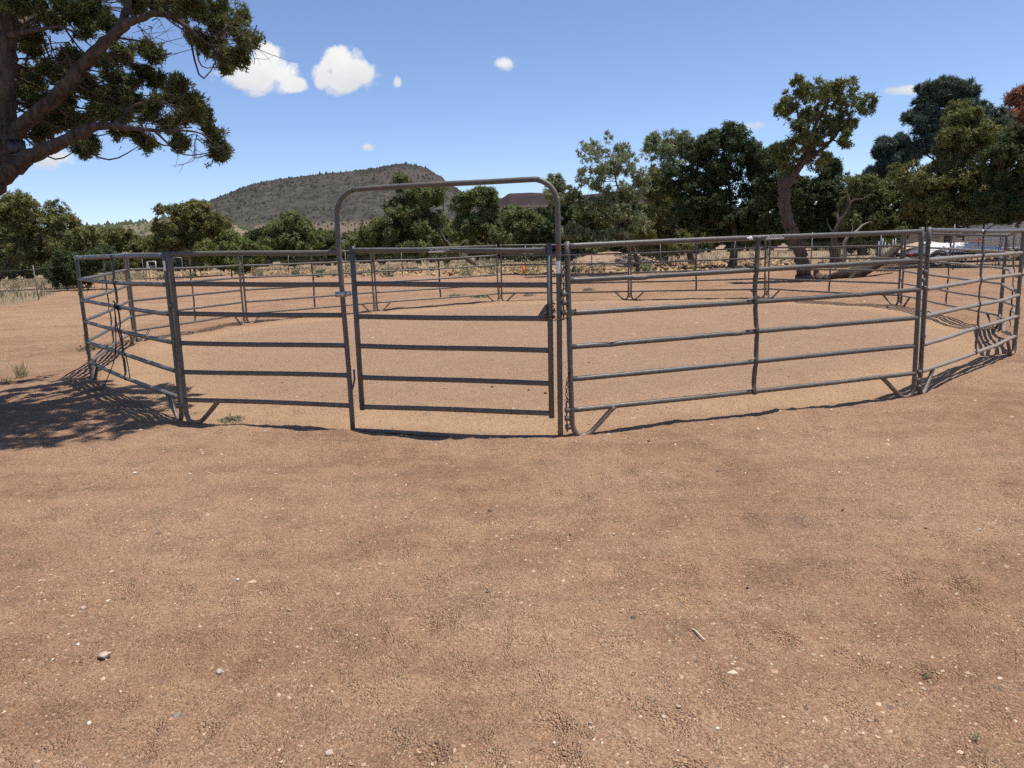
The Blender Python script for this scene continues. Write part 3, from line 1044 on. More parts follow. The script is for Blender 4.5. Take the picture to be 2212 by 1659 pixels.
TREES = dict(
    left=dict(name='juniper_tree', label='rounded juniper with pale bare trunk beyond the left wire fence', Y=47, base=(-6, 628), limbs=[[(4, 590, .16), (22, 555, .14), (34, 520, .11), (60, 470, .07)], [(0, 600, .12), (30, 566, .10), (48, 535, .08), (110, 490, .05)]],
              masses=[(55, 468, 72, 52), (140, 505, 60, 42), (100, 560, 90, 48), (25, 445, 35, 32), (185, 525, 35, 38), (60, 520, 60, 40)], leaf=M_LEAF_O, dens=110),
    leftbush=dict(name='juniper_bush', label='dark low juniper bush hanging over the left wire fence', Y=44, base=(145, 622), limbs=[[(145, 600, .06), (140, 580, .05)]], masses=[(135, 590, 34, 36), (165, 600, 24, 28), (150, 565, 34, 26), (225, 565, 50, 30)], leaf=M_LEAF_D, dens=120),
    round_=dict(name='juniper_tree', label='wide rounded juniper standing tallest at the left of the tree line', Y=66, base=(420, 585), limbs=[[(418, 550, .18), (415, 500, .12), (410, 460, .07)]],
                masses=[(400, 470, 48, 34), (452, 490, 52, 40), (380, 505, 40, 42), (425, 455, 30, 20), (440, 530, 70, 36), (350, 525, 40, 34)], leaf=M_LEAF_O, dens=75),
    bright=dict(name='juniper_bush', label='bright green bushy juniper above the left near panel', Y=56, base=(500, 590), limbs=[[(500, 570, .08), (500, 545, .05)]], masses=[(510, 528, 55, 26), (468, 548, 40, 28), (545, 550, 32, 28), (500, 565, 60, 22)], leaf=M_LEAF_Y, dens=95),
    mid=dict(name='juniper_tree', label='broad olive juniper midway between the hill foot and the gate bow', Y=84, base=(635, 575), limbs=[[(635, 545, .16), (632, 510, .1)]], masses=[(628, 490, 38, 27), (655, 512, 48, 32), (590, 508, 42, 28), (630, 540, 70, 28)], leaf=M_LEAF_J, dens=60),
    lean=dict(name='juniper_tree', label='spiky topped juniper with a thick leaning trunk behind the gate', Y=60, base=(1028, 577),
              limbs=[[(1012, 560, .34), (985, 542, .28), (962, 520, .22), (945, 490, .17), (925, 450, .12), (900, 410, .07), (880, 385, .03)], [(960, 518, .16), (900, 505, .1), (840, 500, .06)], [(950, 500, .1), (958, 450, .07), (952, 400, .03)]],
              masses=[(878, 398, 22, 20), (900, 428, 45, 28), (860, 450, 36, 28), (900, 475, 68, 32), (850, 505, 75, 32), (935, 505, 50, 34), (800, 505, 42, 30), (770, 530, 40, 26), (970, 540, 46, 22), (945, 420, 12, 26), (880, 545, 90, 22)], leaf=M_LEAF_J, dens=80),
    tall2=dict(name='juniper_tree', label='upright juniper with bare lower trunk under the right part of the gate bow', Y=84, base=(1049, 563), limbs=[[(1050, 530, .22), (1047, 490, .17), (1040, 450, .1), (1040, 420, .05)]],
               masses=[(1000, 440, 27, 30), (1040, 422, 32, 22), (1058, 455, 18, 32), (1020, 482, 44, 28), (1000, 512, 40, 28), (1065, 500, 20, 26)], leaf=M_LEAF_J, dens=65),
    mid2=dict(name='juniper_tree', label='low dense juniper between the gate bow and the pinyon', Y=78, base=(1140, 570), limbs=[[(1140, 545, .14), (1142, 500, .08)]], masses=[(1130, 482, 52, 30), (1155, 470, 32, 26), (1108, 515, 50, 28), (1185, 505, 40, 30), (1150, 545, 70, 22)], leaf=M_LEAF_J, dens=65),
    pinyon=dict(name='pinyon_tree', label='open pale pinyon with dark crooked limbs right of the gate', Y=38, base=(1378, 572),
                limbs=[[(1368, 534, .15), (1348, 508, .14), (1331, 488, .12), (1312, 468, .10), (1275, 445, .07), (1225, 428, .04), (1190, 405, .02)], [(1345, 506, .1), (1352, 470, .09), (1350, 428, .08), (1333, 400, .07), (1326, 360, .06), (1310, 326, .03)],
                       [(1350, 440, .06), (1375, 400, .05), (1385, 360, .03)], [(1328, 370, .05), (1290, 350, .03), (1255, 320, .02)], [(1316, 470, .05), (1290, 478, .05), (1245, 490, .03), (1215, 512, .02)]],
                masses=[(1308, 345, 84, 60), (1308, 345, 84, 60), (1370, 390, 40, 55), (1285, 385, 60, 40), (1200, 395, 30, 22), (1215, 420, 52, 24), (1335, 425, 50, 36), (1355, 475, 52, 46), (1270, 445, 48, 20), (1235, 500, 46, 22), (1320, 520, 60, 30)],
                leaf=M_LEAF_P, dens=16, K=6, tuft=.10, ln=.12, wd=.055, hollow=.8, frac=(.15, .25), fill=2.5, sub=5, twigs=1, br=.014),
    pinyon2=dict(name='pinyon_tree', label='grey green pinyon top showing behind the dark juniper', Y=50, base=(1440, 566), limbs=[[(1442, 500, .14), (1445, 420, .1), (1448, 350, .06), (1450, 310, .03)]],
                 masses=[(1440, 330, 60, 55), (1408, 308, 22, 22), (1450, 322, 32, 28), (1478, 302, 20, 24), (1428, 362, 32, 32), (1415, 420, 30, 40)], leaf=M_LEAF_P, dens=30, K=7, hollow=.8, ln=.14, wd=.065, frac=(.18, .30), fill=2.6, sub=6, twigs=1, br=.02),
    dark=dict(name='juniper_tree', label='massive dark green juniper at the centre of the right tree row', Y=43, base=(1582, 577), limbs=[[(1586, 545, .36), (1588, 510, .30), (1582, 460, .2), (1572, 380, .12), (1568, 310, .05)], [(1586, 520, .2), (1630, 470, .12), (1640, 400, .07)]],
              masses=[(1572, 302, 48, 30), (1502, 325, 38, 34), (1540, 380, 78, 48), (1622, 345, 34, 40), (1462, 395, 42, 40), (1580, 450, 88, 55), (1500, 465, 70, 48), (1632, 430, 46, 60), (1600, 490, 70, 30), (1640, 370, 24, 30)], leaf=M_LEAF_D, dens=105, K=11, fill=1.45, frac=(.36, .58)),
    back1=dict(name='juniper_tree', label='juniper with a curved bare trunk left of the dark juniper', Y=49, base=(1494, 568), limbs=[[(1490, 545, .34), (1478, 515, .24), (1455, 482, .18), (1432, 445, .13), (1424, 410, .08)]], masses=[(1420, 400, 36, 30), (1440, 440, 30, 30), (1400, 500, 50, 36), (1450, 525, 60, 24)], leaf=M_LEAF_O, dens=85),
    behind=dict(name='juniper_tree', label='dense juniper crown behind the twisted trunk', Y=40, base=(1800, 575), limbs=[[(1795, 540, .2), (1780, 480, .15), (1765, 420, .1)]],
                masses=[(1760, 405, 50, 55), (1795, 370, 28, 22), (1745, 460, 50, 48), (1668, 345, 22, 34), (1675, 420, 36, 50), (1800, 440, 36, 40), (1690, 480, 40, 30), (1780, 500, 60, 26)], leaf=M_LEAF_D, dens=90, fill=1.45, frac=(.36, .58)),
    olive=dict(name='juniper_tree', label='olive juniper with low drooping boughs left of the tall pine', Y=36, base=(1900, 580), limbs=[[(1897, 540, .18), (1890, 490, .13), (1880, 430, .08)], [(1895, 520, .1), (1940, 470, .07), (1960, 430, .04)]],
               masses=[(1855, 395, 30, 24), (1880, 440, 48, 36), (1940, 425, 55, 50), (1905, 485, 60, 28), (1850, 470, 40, 30), (1980, 470, 40, 36)], leaf=M_LEAF_J, dens=105, fill=1.45, frac=(.36, .58)),
    pine=dict(name='pine_tree', label='tall blue green pine rising above the right tree row', Y=42, base=(2040, 585), limbs=[[(2040, 540, .24), (2042, 450, .2), (2045, 350, .14), (2044, 260, .09), (2042, 190, .04)], [(2042, 360, .1), (1990, 330, .06), (1930, 315, .03)]],
              masses=[(2038, 195, 40, 26), (2005, 215, 36, 30), (2070, 215, 42, 32), (1988, 245, 34, 30), (2022, 270, 50, 34), (2100, 245, 46, 36), (2130, 280, 40, 40), (1930, 312, 34, 20), (1985, 320, 44, 26), (2060, 330, 60, 40), (1940, 345, 30, 20), (1900, 330, 14, 10), (1910, 365, 26, 22), (1880, 385, 22, 20)],
              leaf=M_LEAF_BP, dens=105, K=12, ln=.19, wd=.06),
    olive2=dict(name='juniper_tree', label='big olive juniper spreading over the white trailer', Y=33, base=(2044, 566), limbs=[[(2044, 545, .22), (2046, 505, .2), (2052, 450, .16), (2070, 380, .1), (2080, 280, .04)], [(2050, 470, .12), (2110, 420, .08), (2150, 370, .05)], [(2052, 450, .1), (2000, 420, .07), (1975, 395, .04)]],
                masses=[(2082, 250, 34, 32), (2062, 305, 50, 36), (2112, 315, 52, 50), (2000, 390, 56, 46), (2090, 390, 70, 50), (2030, 435, 60, 20), (1990, 440, 46, 32), (2140, 400, 40, 46), (2085, 462, 60, 20), (2150, 470, 50, 20), (2035, 470, 40, 18)], leaf=M_LEAF_O, dens=115, K=11, fill=1.45, frac=(.36, .58)),
    edge=dict(name='juniper_tree', label='shady juniper with curved trunk cut off by the right edge', Y=30, base=(2232, 560), limbs=[[(2228, 520, .24), (2216, 460, .22), (2204, 424, .19), (2186, 402, .15), (2160, 380, .08)], [(2206, 430, .12), (2240, 380, .1), (2260, 320, .06)]],
              masses=[(2165, 345, 44, 46), (2200, 400, 50, 46), (2180, 455, 50, 26), (2250, 330, 60, 60), (2260, 420, 60, 50), (2215, 300, 40, 36), (2140, 440, 36, 26)], leaf=M_LEAF_D, dens=115, K=11, fill=1.45, frac=(.36, .58)),
    dead=dict(name='dead_tree', label='dead rust brown needled tree at the upper right edge', Y=46, base=(2215, 560), limbs=[[(2212, 500, .2), (2210, 400, .15), (2206, 300, .1), (2200, 220, .05), (2196, 180, .02)]], masses=[(2196, 205, 22, 26), (2206, 245, 36, 26), (2188, 270, 24, 18), (2230, 220, 30, 40), (2240, 280, 40, 40)], leaf=M_LEAF_DEAD, dens=50, K=9, ln=.15, wd=.06, hollow=.8),
)
BARKS = {}
for k_i, (key, t) in enumerate(TREES.items()):
    gg = np.random.default_rng(100 + k_i)
    lob = sublobes(t['masses'], t['Y'], gg, t.get('frac', (.33, .53)), t.get('fill', 1.0))
    t['limbs'] = [[(q[0], q[1], q[2] * .6) for q in lm] for lm in t['limbs']]
    kw = {a: t[a] for a in ('K', 'tuft', 'ln', 'wd', 'hollow', 'sub', 'twigs', 'br') if a in t}
    sc = t['Y'] / 45.0
    kw['K'] = int(kw.get('K', 11) * 2.0)
    kw.setdefault('ln', .135 * max(.8, sc))
    kw.setdefault('wd', .072 * max(.8, sc))
    kw.setdefault('tuft', .15 * max(.8, sc))
    BARKS[key] = make_tree(t['name'], t['label'], t['Y'], t['base'], t['limbs'], lob, t['leaf'], M_BARK, 200 + k_i, dens=t['dens'] * 1.3, group='trees around the pen', **kw)

# twisted juniper just behind the pen
Z6 = lambda a, b: (1620 + a * .3092, 135 + b * .3092)
tw_l = [(*Z6(a, b), r * .3092) for a, b, r in [(330, 175, 48), (300, 290, 70), (380, 240, 60), (480, 225, 80), (560, 210, 60), (650, 215, 75), (710, 300, 80), (770, 320, 50), (560, 360, 100), (430, 380, 80), (360, 480, 65), (660, 470, 60), (640, 545, 42), (330, 560, 70), (480, 560, 60),
                                              (250, 620, 70), (200, 640, 46), (430, 640, 55), (250, 720, 52), (240, 330, 40), (560, 460, 60), (440, 480, 60), (700, 400, 55), (330, 760, 40), (480, 690, 36)]]
g12 = np.random.default_rng(12)
tw = make_tree('juniper_tree', 'tall juniper with a thick twisted bare trunk just behind the pen', 27, (1737, 606),
               [[(1736, 590, .24), (1734, 568, .21), (1722, 521, .19), (1706, 490, .195), (1696, 460, .195), (1692, 429, .20), (1697, 401, .19), (1713, 376, .15), (1731, 354, .12), (1747, 327, .09), (1753, 296, .07), (1768, 255, .05), (1790, 220, .03)],
                [(1690, 420, .12), (1684, 394, .08), (1683, 385, .03)], [(1735, 350, .1), (1790, 310, .06), (1820, 270, .04)], [(1750, 300, .06), (1725, 250, .04), (1718, 200, .02)]],
               lobes_px(tw_l, 27, g12, .5), M_LEAF_J, M_BARK, 512, dens=270, K=26, tuft=.10, ln=.105, wd=.052, group='trees around the pen', br=.035, sides=12, lump_t=.16)

# --- forest behind: copies of five juniper shapes
PROTO = []
for k in range(5):
    gg = np.random.default_rng(300 + k)
    w, h = gg.uniform(1.7, 2.4), gg.uniform(4.2, 5.6)
    lob = []
    for q in range(26):
        zz = gg.uniform(.12, .95)
        rr = w * (1 - (zz - .35) ** 2 * 1.6) * math.sqrt(gg.random()) * .8
        aa = gg.uniform(0, 6.28)
        r0 = gg.uniform(.5, .85)
        lob.append((np.array([rr * math.cos(aa), rr * math.sin(aa), zz * h]), np.array([r0, r0, r0 * .85])))
    mb = MB()
    limb_tubes(mb, [np.array([[0, 0, -.2, .22], [.05, .02, h * .2, .18], [gg.normal() * .2, 0, h * .5, .12], [gg.normal() * .3, 0, h * .85, .04]])], lob, gg, 2, .05, 7)
    C, Nn = lobes_to_tufts(lob, 110, gg)
    V, F = foliage(C, Nn, np.full(len(C), .19), 15, .27, .15, gg)
    PROTO.append((mb, V, F))
leafs = [M_LEAF_J, M_LEAF_O, M_LEAF_J, M_LEAF_D, M_LEAF_O]
proto_me = []
for k, (mb, V, F) in enumerate(PROTO):
    a = mb.build('trunk', M_BARK)
    b = mesh_obj('crown', V, F, leafs[k])
    proto_me.append((a.data, b.data))
    bpy.data.objects.remove(a)
    bpy.data.objects.remove(b)
gf = np.random.default_rng(77)
forest = []
for px in np.linspace(205, 1240, 66):
    forest.append((px + gf.uniform(-14, 14), gf.uniform(88, 165)))
for px in np.linspace(1230, 2330, 26):
    forest.append((px + gf.uniform(-14, 14), gf.uniform(56, 105)))
for px in np.linspace(-260, 190, 12):
    forest.append((px + gf.uniform(-14, 14), gf.uniform(62, 110)))
for k, (px, Y) in enumerate(forest):
    B = at(px, 540, Y)
    B[2] = gz(B[0], B[1]) - .05
    s = gf.uniform(.8, 1.25)
    if px < 1000 and Y > 90:
        s *= .85 + .35 * (Y - 90) / 85
    where = 'between the hill and the left panels' if px < 700 else ('in the tree line behind the gate' if px < 1240 else 'behind the right tree row')
    if px < 205:
        where = 'far behind the left wire fence'
    o = empty('juniper_tree', B, 'small distant juniper ' + where, 'tree', 'distant junipers ' + where)
    o.rotation_euler[2] = gf.uniform(0, 6.28)
    o.scale = (s * gf.uniform(.9, 1.3), s * gf.uniform(.9, 1.3), s)
    ta, cb = proto_me[gf.integers(5)]
    for nm, me in (('trunk', ta), ('crown', cb)):
        c = bpy.data.objects.new(nm, me)
        COL.objects.link(c)
        c.parent = o

# dead snags, fallen log, stump chunks, brush
def wood(name, label, cat, paths, mat, group=None, lump=.15, sides=10):
    p0 = np.array(paths[0][0][:3], float)
    root = empty(name, p0, label, cat, group)
    for k, P in enumerate(paths):
        P = catmull(np.array(P, float), 5)
        mb = MB()
        mb.tube(P[:, :3], P[:, 3], sides, lump=lump, seed=k + 5)
        mb.build('trunk' if k == 0 else 'branch', mat, root, True, p0)
    return root


def wp(px, py, Y, r):
    return [*at(px, py, Y), r]


lg = on_ground(1800, 603)
YL = lg[1]
wood('fallen_log', 'weathered fallen juniper log propped up on the ground behind the pen', 'log',
     [[[*(lg + [-.3, 0, .05]), .07], [*(lg + [.2, 0, .12]), .17], wp(1838, 594, YL + .1, .22), wp(1868, 583, YL + .3, .22), wp(1900, 566, YL + .6, .17), wp(1930, 543, YL + .9, .13), wp(1944, 528, YL + 1.1, .10)],
      [wp(1848, 588, YL, .10), wp(1836, 603, YL - .2, .08), wp(1820, 606, YL - .3, .03)]], M_BARK_LOG, lump=.22, sides=12)
gs = np.random.default_rng(9)
for k, (px, py, s) in enumerate([(1752, 604, .24), (1768, 604, .20), (1782, 604, .17), (1764, 598, .2)]):
    P = on_ground(px, py)
    mb = MB()
    d = gs.normal(size=3) * [.5, .4, .2] + [0, 0, .9]
    mb.tube(np.array([P - d * .05, P + d * s * .5, P + d * s * 1.2, P + d * s * 1.5]), [s * .6, s * .62, s * .45, s * .12], 7, lump=.3, seed=k)
    o = mb.build('stump_chunk', M_BARK, None, False, P)
    o.location = tuple(P)
    tag(o, ['broken stump chunk hard against the twisted juniper trunk', 'middle broken stump chunk between twisted trunk and log', 'broken stump chunk closest to the fallen log', 'stump chunk sitting up behind the other stump chunks'][k], 'stump', 'stump chunks by the twisted juniper')
wood('dead_snag', 'pale dead juniper snag with broken tops between the twisted juniper and the pine', 'dead tree',
     [[wp(1812, 566, 33, .13), wp(1806, 530, 33, .115), wp(1803, 505, 33, .105), wp(1815, 478, 33, .10), wp(1831, 452, 33, .075), wp(1834, 436, 33, .06), wp(1830, 420, 33, .035), wp(1829, 404, 33, .006)],
      [wp(1813, 484, 33, .06), wp(1808, 462, 33.2, .05), wp(1813, 440, 33.2, .035), wp(1814, 415, 33.2, .006)], [wp(1832, 450, 33, .045), wp(1844, 432, 33, .035), wp(1862, 430, 33, .025), wp(1880, 421, 33, .018), wp(1898, 424, 33, .005)], [wp(1804, 510, 33, .04), wp(1790, 488, 33.2, .025), wp(1786, 470, 33.2, .006)]], M_BARK, lump=.3)
wood('dead_limb', 'bleached dead limb standing on end beside the fallen log', 'dead limb', [[wp(1822, 570, 30, .075), wp(1825, 548, 30, .07), wp(1822, 530, 30, .065), wp(1833, 510, 30, .055), wp(1850, 500, 30, .045), wp(1864, 486, 30, .03), wp(1882, 478, 30, .006)], [wp(1834, 510, 30, .03), wp(1842, 494, 30, .02), wp(1839, 482, 30, .005)]], M_DEADWOOD, lump=.3)
gb = np.random.default_rng(41)
for k, (px, py, lab) in enumerate([(1300, 553, 'tangled pile of bleached brush left of the dark juniper trunk'), (1370, 548, 'pale dead branches heaped under the pinyon'), (1420, 556, 'grey dead branch pile right of the pinyon trunk')]):
    P = at(px, py, 46 + k * 2)
    P[2] = gz(P[0], P[1])
    root = empty('brush_pile', P, lab, 'brush pile', 'brush piles under the trees')
    for q in range(14):
        d = gb.normal(size=3) * [1.0, .6, .22]
        s = gb.normal(size=3) * [.5, .4, .05] + [0, 0, .2]
        s[2] = abs(s[2])
        pa = catmull(np.array([s - d * .5, s + [0, 0, .15], s + d * .5 + [0, 0, .1 + .25 * gb.random()]]), 4)
        mb = MB()
        mb.tube(pa, np.linspace(.045, .012, len(pa)), 5)
        mb.build('branch', M_DEADWOOD, root)
mp = at(1315, 548, 52)
mv = MB()
ph_ = np.linspace(0, 2 * np.pi, 28, endpoint=False)
rows = []
for q, (rr, zz) in enumerate([(3.2, -.1), (2.6, .18), (1.9, .5), (1.2, .75), (.6, .88), (.05, .92)]):
    kx = 1 + .12 * np.sin(3 * ph_ + q) + .08 * np.sin(7 * ph_)
    rows.append(np.stack([rr * kx * np.cos(ph_) * 1.2, rr * kx * np.sin(ph_) * .8, np.full(28, zz) + .05 * np.sin(5 * ph_ + q * 2)], 1))
i = np.arange(5)[:, None] * 28
j = np.arange(28)[None]
mv.add(np.concatenate(rows), np.stack([i + j, i + (j + 1) % 28, i + 28 + (j + 1) % 28, i + 28 + j], -1).reshape(-1, 4))
mo = mv.build('dirt_mound', mat_plain('mound dirt', (.30, .20, .135), .95, 0, .3, 3, .6, .1))
mo.location = (mp[0], mp[1], gz(mp[0], mp[1]))
tag(mo, 'low reddish dirt mound behind the wire fence', 'mound')


# ------------------------------------------------------------------ corral panels
RAIL_Z = [1.585, 1.312, 1.038, .768, .497, .228]
PH = 1.62
TR = .0222


def chain(mb, path, pitch=.026, r=.0035, rl=.017, rw=.010):
    P = np.asarray(path, float)
    seg = np.r_[0, np.cumsum(np.linalg.norm(np.diff(P, axis=0), axis=1))]
    n = max(2, int(seg[-1] / pitch))
    ss = np.linspace(0, seg[-1], n)
    pts = np.stack([np.interp(ss, seg, P[:, k]) for k in range(3)], 1)
    T = np.gradient(pts, axis=0)
    T /= np.linalg.norm(T, axis=1)[:, None] + 1e-9
    a8 = np.linspace(0, 2 * np.pi, 9)[:-1]
    for k in range(n):
        rf = np.array([0, 0, 1.0]) if abs(T[k][2]) < .8 else np.array([0, 1.0, 0])
        a = np.cross(T[k], rf)
        a /= np.linalg.norm(a)
        if k % 2:
            a = np.cross(T[k], a)
        loop = pts[k] + np.cos(a8)[:, None] * T[k] * rl + np.sin(a8)[:, None] * a * rw
        nrm = np.cross(T[k], a)
        V = []
        for q in range(8):
            rad = np.cos(a8[q]) * T[k] * .8 + np.sin(a8[q]) * a
            rad /= np.linalg.norm(rad)
            for w in range(4):
                V.append(loop[q] + r * (math.cos(w * math.pi / 2) * rad + math.sin(w * math.pi / 2) * nrm))
        Q = [(q * 4 + w, q * 4 + (w + 1) % 4, ((q + 1) % 8) * 4 + (w + 1) % 4, ((q + 1) % 8) * 4 + w) for q in range(8) for w in range(4)]
        mb.add(V, Q)


def patch(mb, x0, x1, z, rad, a0, a1, n=8, sgn=1, axis='x', yo=0.0):
    """strip of a sticker wrapped on a horizontal (x) or upright (z) tube; angle 0 faces outward (+y)"""
    aa = np.linspace(a0, a1, n)
    V = []
    for t in (x0, x1):
        for a in aa:
            if axis == 'x':
                V.append((t, yo + sgn * rad * math.cos(a), z + rad * math.sin(a)))
            else:
                V.append((z + rad * math.sin(a), yo + sgn * rad * math.cos(a), t))
    mb.add(V, [(k, k + 1, n + k + 1, n + k) for k in range(n - 1)])


def text_on(parent, s, size, loc, rotm, mat, name='lettering'):
    cu = bpy.data.curves.new(name, 'FONT')
    cu.body = s
    cu.size = size
    cu.align_x = 'CENTER'
    cu.align_y = 'CENTER'
    cu.materials.append(mat)
    tmp = bpy.data.objects.new(name, cu)
    me = bpy.data.meshes.new_from_object(tmp)
    me.name = name
    bpy.data.objects.remove(tmp)
    o = bpy.data.objects.new(name, me)
    COL.objects.link(o)
    o.parent = parent
    o.matrix_local = Matrix.Translation(loc) @ rotm
    return o


OUT_ROT = Matrix(((-1, 0, 0), (0, 0, 1), (0, 1, 0))).to_4x4()     # text read by someone standing outside (+y)


def brand_sticker(root, x, z, w=.19):
    mb = MB()
    patch(mb, x - w / 2, x + w / 2, z, TR + .0012, -.75, -.1)
    st = mb.build('sticker', M_WHITE, root)
    mb = MB()
    patch(mb, x - w / 2, x + w / 2, z, TR + .0012, -.099, .62)
    s2 = mb.build('sticker', M_DARKPRINT, root)
    text_on(s2, 'POWDER RIVER', .017, (x - .012, TR + .0026, z + .0055), OUT_ROT, M_WHITE)
    mb = MB()                                               # little horse-like swoosh mark before the words
    for q in range(4):
        mb.box((x + w / 2 - .018 - q * .006, TR + .0022, z + .004 + .003 * (q % 2)), (.005, .0012, .009 - .001 * q))
    mb.build('emblem', M_WHITE, s2, False)


def hinge(root, xs, sgn, zs, pin=True):
    """square lugs welded to the end post, drop pin through them"""
    for z in zs:
        mb = MB()
        mb.box((xs + sgn * .040, 0, z), (.040, .036, .038))
        mb.build('hinge_lug', M_PAINT, root, False)


def panel(idx, A, B, label, near=False, bent=0.0, sag=0.0, sticker=False, tagend=None):
    A, B = np.array(A), np.array(B)
    L_ = np.linalg.norm(B - A)
    ex = (B - A) / L_
    ez = np.array([0, 0, 1.0])
    ey = np.cross(ez, ex)
    ey /= np.linalg.norm(ey)
    mid2 = (A[:2] + B[:2]) / 2
    if np.dot(ey[:2], mid2 - PC) < 0:                            # +y faces out of the pen, so x runs the other way
        ex = -ex
        A, B = B, A
        ey = -ey
    ez2 = np.cross(ex, ey)
    root = empty('corral_panel', A, label, 'panel', 'pipe panels of the round pen')
    mw = Matrix.Identity(4)
    for k in range(3):
        mw[k][0], mw[k][1], mw[k][2], mw[k][3] = ex[k], ey[k], ez2[k], A[k]
    root.matrix_world = mw
    g = np.random.default_rng(600 + idx)
    x0, x1 = .048, L_ - .048
    sides = 14 if near else 9
    for xe, sg in ((x0, 1), (x1, -1)):
        P = np.array([(xe, 0, PH), (xe, 0, 1.2), (xe, 0, .7), (xe, 0, .16), (xe + sg * .006, 0, .09), (xe + sg * .03, 0, .03), (xe + sg * .075, 0, .002), (xe + sg * .125, 0, .004)])
        P[:4, 0] += g.normal(size=4) * .002
        mb = MB()
        mb.tube(catmull(P, 4), TR, sides)
        mb.build('end_post', M_PAINT_RUST if g.random() < .3 else M_PAINT, root)
        mb = MB()
        mb.tube(catmull(np.array([(xe + sg * .118, 0, .003), (xe + sg * .17, 0, .028), (xe + sg * .27, 0, .115), (xe + sg * .385, 0, .222)]), 5), [.0205] * 15 + [.024], sides)
        mb.build('foot_brace', M_PAINT, root)
    for r, z in enumerate(RAIL_Z):
        xs = np.linspace(x0 + .012, x1 - .012, 60 if near else 28)
        t = (xs - x0) / (x1 - x0)
        ys = .004 * np.sin(t * 6 + g.uniform(0, 6))
        zz = np.full_like(xs, z) + .004 * np.sin(t * 5 + g.uniform(0, 6))
        rad = np.full_like(xs, TR)
        if r > 0:
            zz -= sag * np.sin(t * np.pi) * g.uniform(.2, 1.0)
            for _ in range(5 if near else 2):                      # kicks and dents
                c, a = g.uniform(.05, .95), g.normal() * .006
                ww = g.uniform(.006, .016)
                k = np.exp(-((t - c) / ww) ** 2)
                zz -= abs(a) * k * .6
                ys += a * k
                rad = rad * (1 - .10 * k)
        if bent and 1 <= r:
            for _ in range(2):
                c = g.uniform(.15, .85)
                k = np.clip(1 - np.abs(t - c) / g.uniform(.12, .3), 0, 1)
                ys += bent * g.choice([-1, 1]) * g.uniform(.4, 1.1) * k ** .8
                zz += bent * g.uniform(-.9, .5) * k
        mb = MB()
        mb.tube(np.stack([xs, ys, zz], 1), rad, sides)
        mb.build('rail', M_BENT if (bent and r > 0) else M_PAINT, root)
    # crimped strap stay, on the outside of the rails at mid length
    xm = (x0 + x1) / 2 + .02
    zs = np.linspace(PH - .02, .20, 66)
    dz = np.min(np.abs(zs[:, None] - np.array(RAIL_Z)[None]), axis=1)
    at_r = np.exp(-(dz / .035) ** 2)
    ys = .012 + .020 * at_r
    xw = xm + .012 * np.sin(zs * 7 + idx) * (1.0 if near else .6)
    mb = MB()
    ell = [(1.05 - .25 * q, .36 - .12 * q + .22 * math.sin((z_ * 3.7)) ** 2 * (1 - q)) for q, z_ in zip(at_r, zs)]
    mb.tube(np.stack([xw, ys + bent * .3 * np.sin(zs * 2.5), zs], 1), np.full(66, .0235), 10, ell=ell, refdir=(1, 0, 0))
    mb.build('stay', M_STAY, root)
    # hinge hardware: two lugs on one end, one on the other, pin and chain where the photo shows them
    hinge(root, x1, 1, (1.20, 1.05, .235, .09))
    hinge(root, x0, -1, (1.125, .16))
    for zb in (1.0, .06):
        mb = MB()
        mb.tube([(x1 + .048, 0, zb - .01), (x1 + .048, 0, zb + .1), (x1 + .048, 0, zb + .24), (x1 + .035, 0, zb + .255)], .0075, 7)
        mb.build('hinge_pin', M_PAINT, root)
        mb = MB()
        top = zb + .50 if zb > .5 else zb + .52
        chain(mb, [(x1 + .036, .004, zb + .255), (x1 + .050, .012, zb + .30), (x1 + .044, .016, zb + .40), (x1 + .024, .02, top - .03), (x1 + .012, .022, top)])
        mb.build('chain', M_CHAIN, root)
    if sticker:
        xsn = (x0 + x1) / 2 - (.16 if sticker == 1 else .13)
        if sticker == 1:
            brand_sticker(root, xsn, RAIL_Z[0], .19)
        mb = MB()
        for (a, b, c, d) in [(.045, .085, -.5, .2), (.07, .105, -.1, .5), (.055, .075, .1, .7)]:
            patch(mb, xm + a, xm + b, RAIL_Z[0], TR + .0013 + a * .003, c, d)
        mb.build('torn_sticker', M_WHITE, root)
    if tagend:
        mb = MB()
        patch(mb, 1.445, 1.535, x0 if tagend < 0 else x1, TR + .0014, -1.2, 1.2, axis='z')
        st = mb.build('sticker', M_WHITE, root)
        mb = MB()
        patch(mb, 1.478, 1.49, x0 if tagend < 0 else x1, TR + .0024, -.2, .6, axis='z')
        patch(mb, 1.486, 1.496, x0 if tagend < 0 else x1, TR + .0026, -.4, -.1, axis='z')
        mb.build('emblem', M_DARKPRINT, st)
    return root


PLAB = ['grey pipe panel just right of the gate with a brand sticker on its top rail', 'grey pipe panel at the right, second from the gate, torn white sticker on top',
        'kicked-in grey pipe panel at the right edge with buckled pale rails', 'grey pipe panel in front of the silver tarp and white trailer', 'grey pipe panel in front of the fallen log and stump chunks',
        'grey pipe panel at the back in front of the dark juniper trunk', 'grey pipe panel at the back under the pale pinyon', 'grey pipe panel at the back seen through the right half of the gate',
        'grey pipe panel at the back seen through the gate hinge side', 'grey pipe panel behind the left near panel, below the bright bush', 'grey pipe panel on the far left side leading away from the corner',
        'grey pipe panel at the near left with black rope tied to its stay']
for k in range(12):
    panel(k, PV[k], PV[k + 1], PLAB[k], near=k in (0, 1, 2, 10, 11), bent=.075 if k == 2 else (.012 if k in (1, 3) else 0), sag=.02 if k in (6, 7, 11) else .008, sticker=1 if k == 0 else (2 if k in (1, 11) else False), tagend=-1 if k == 11 else None)

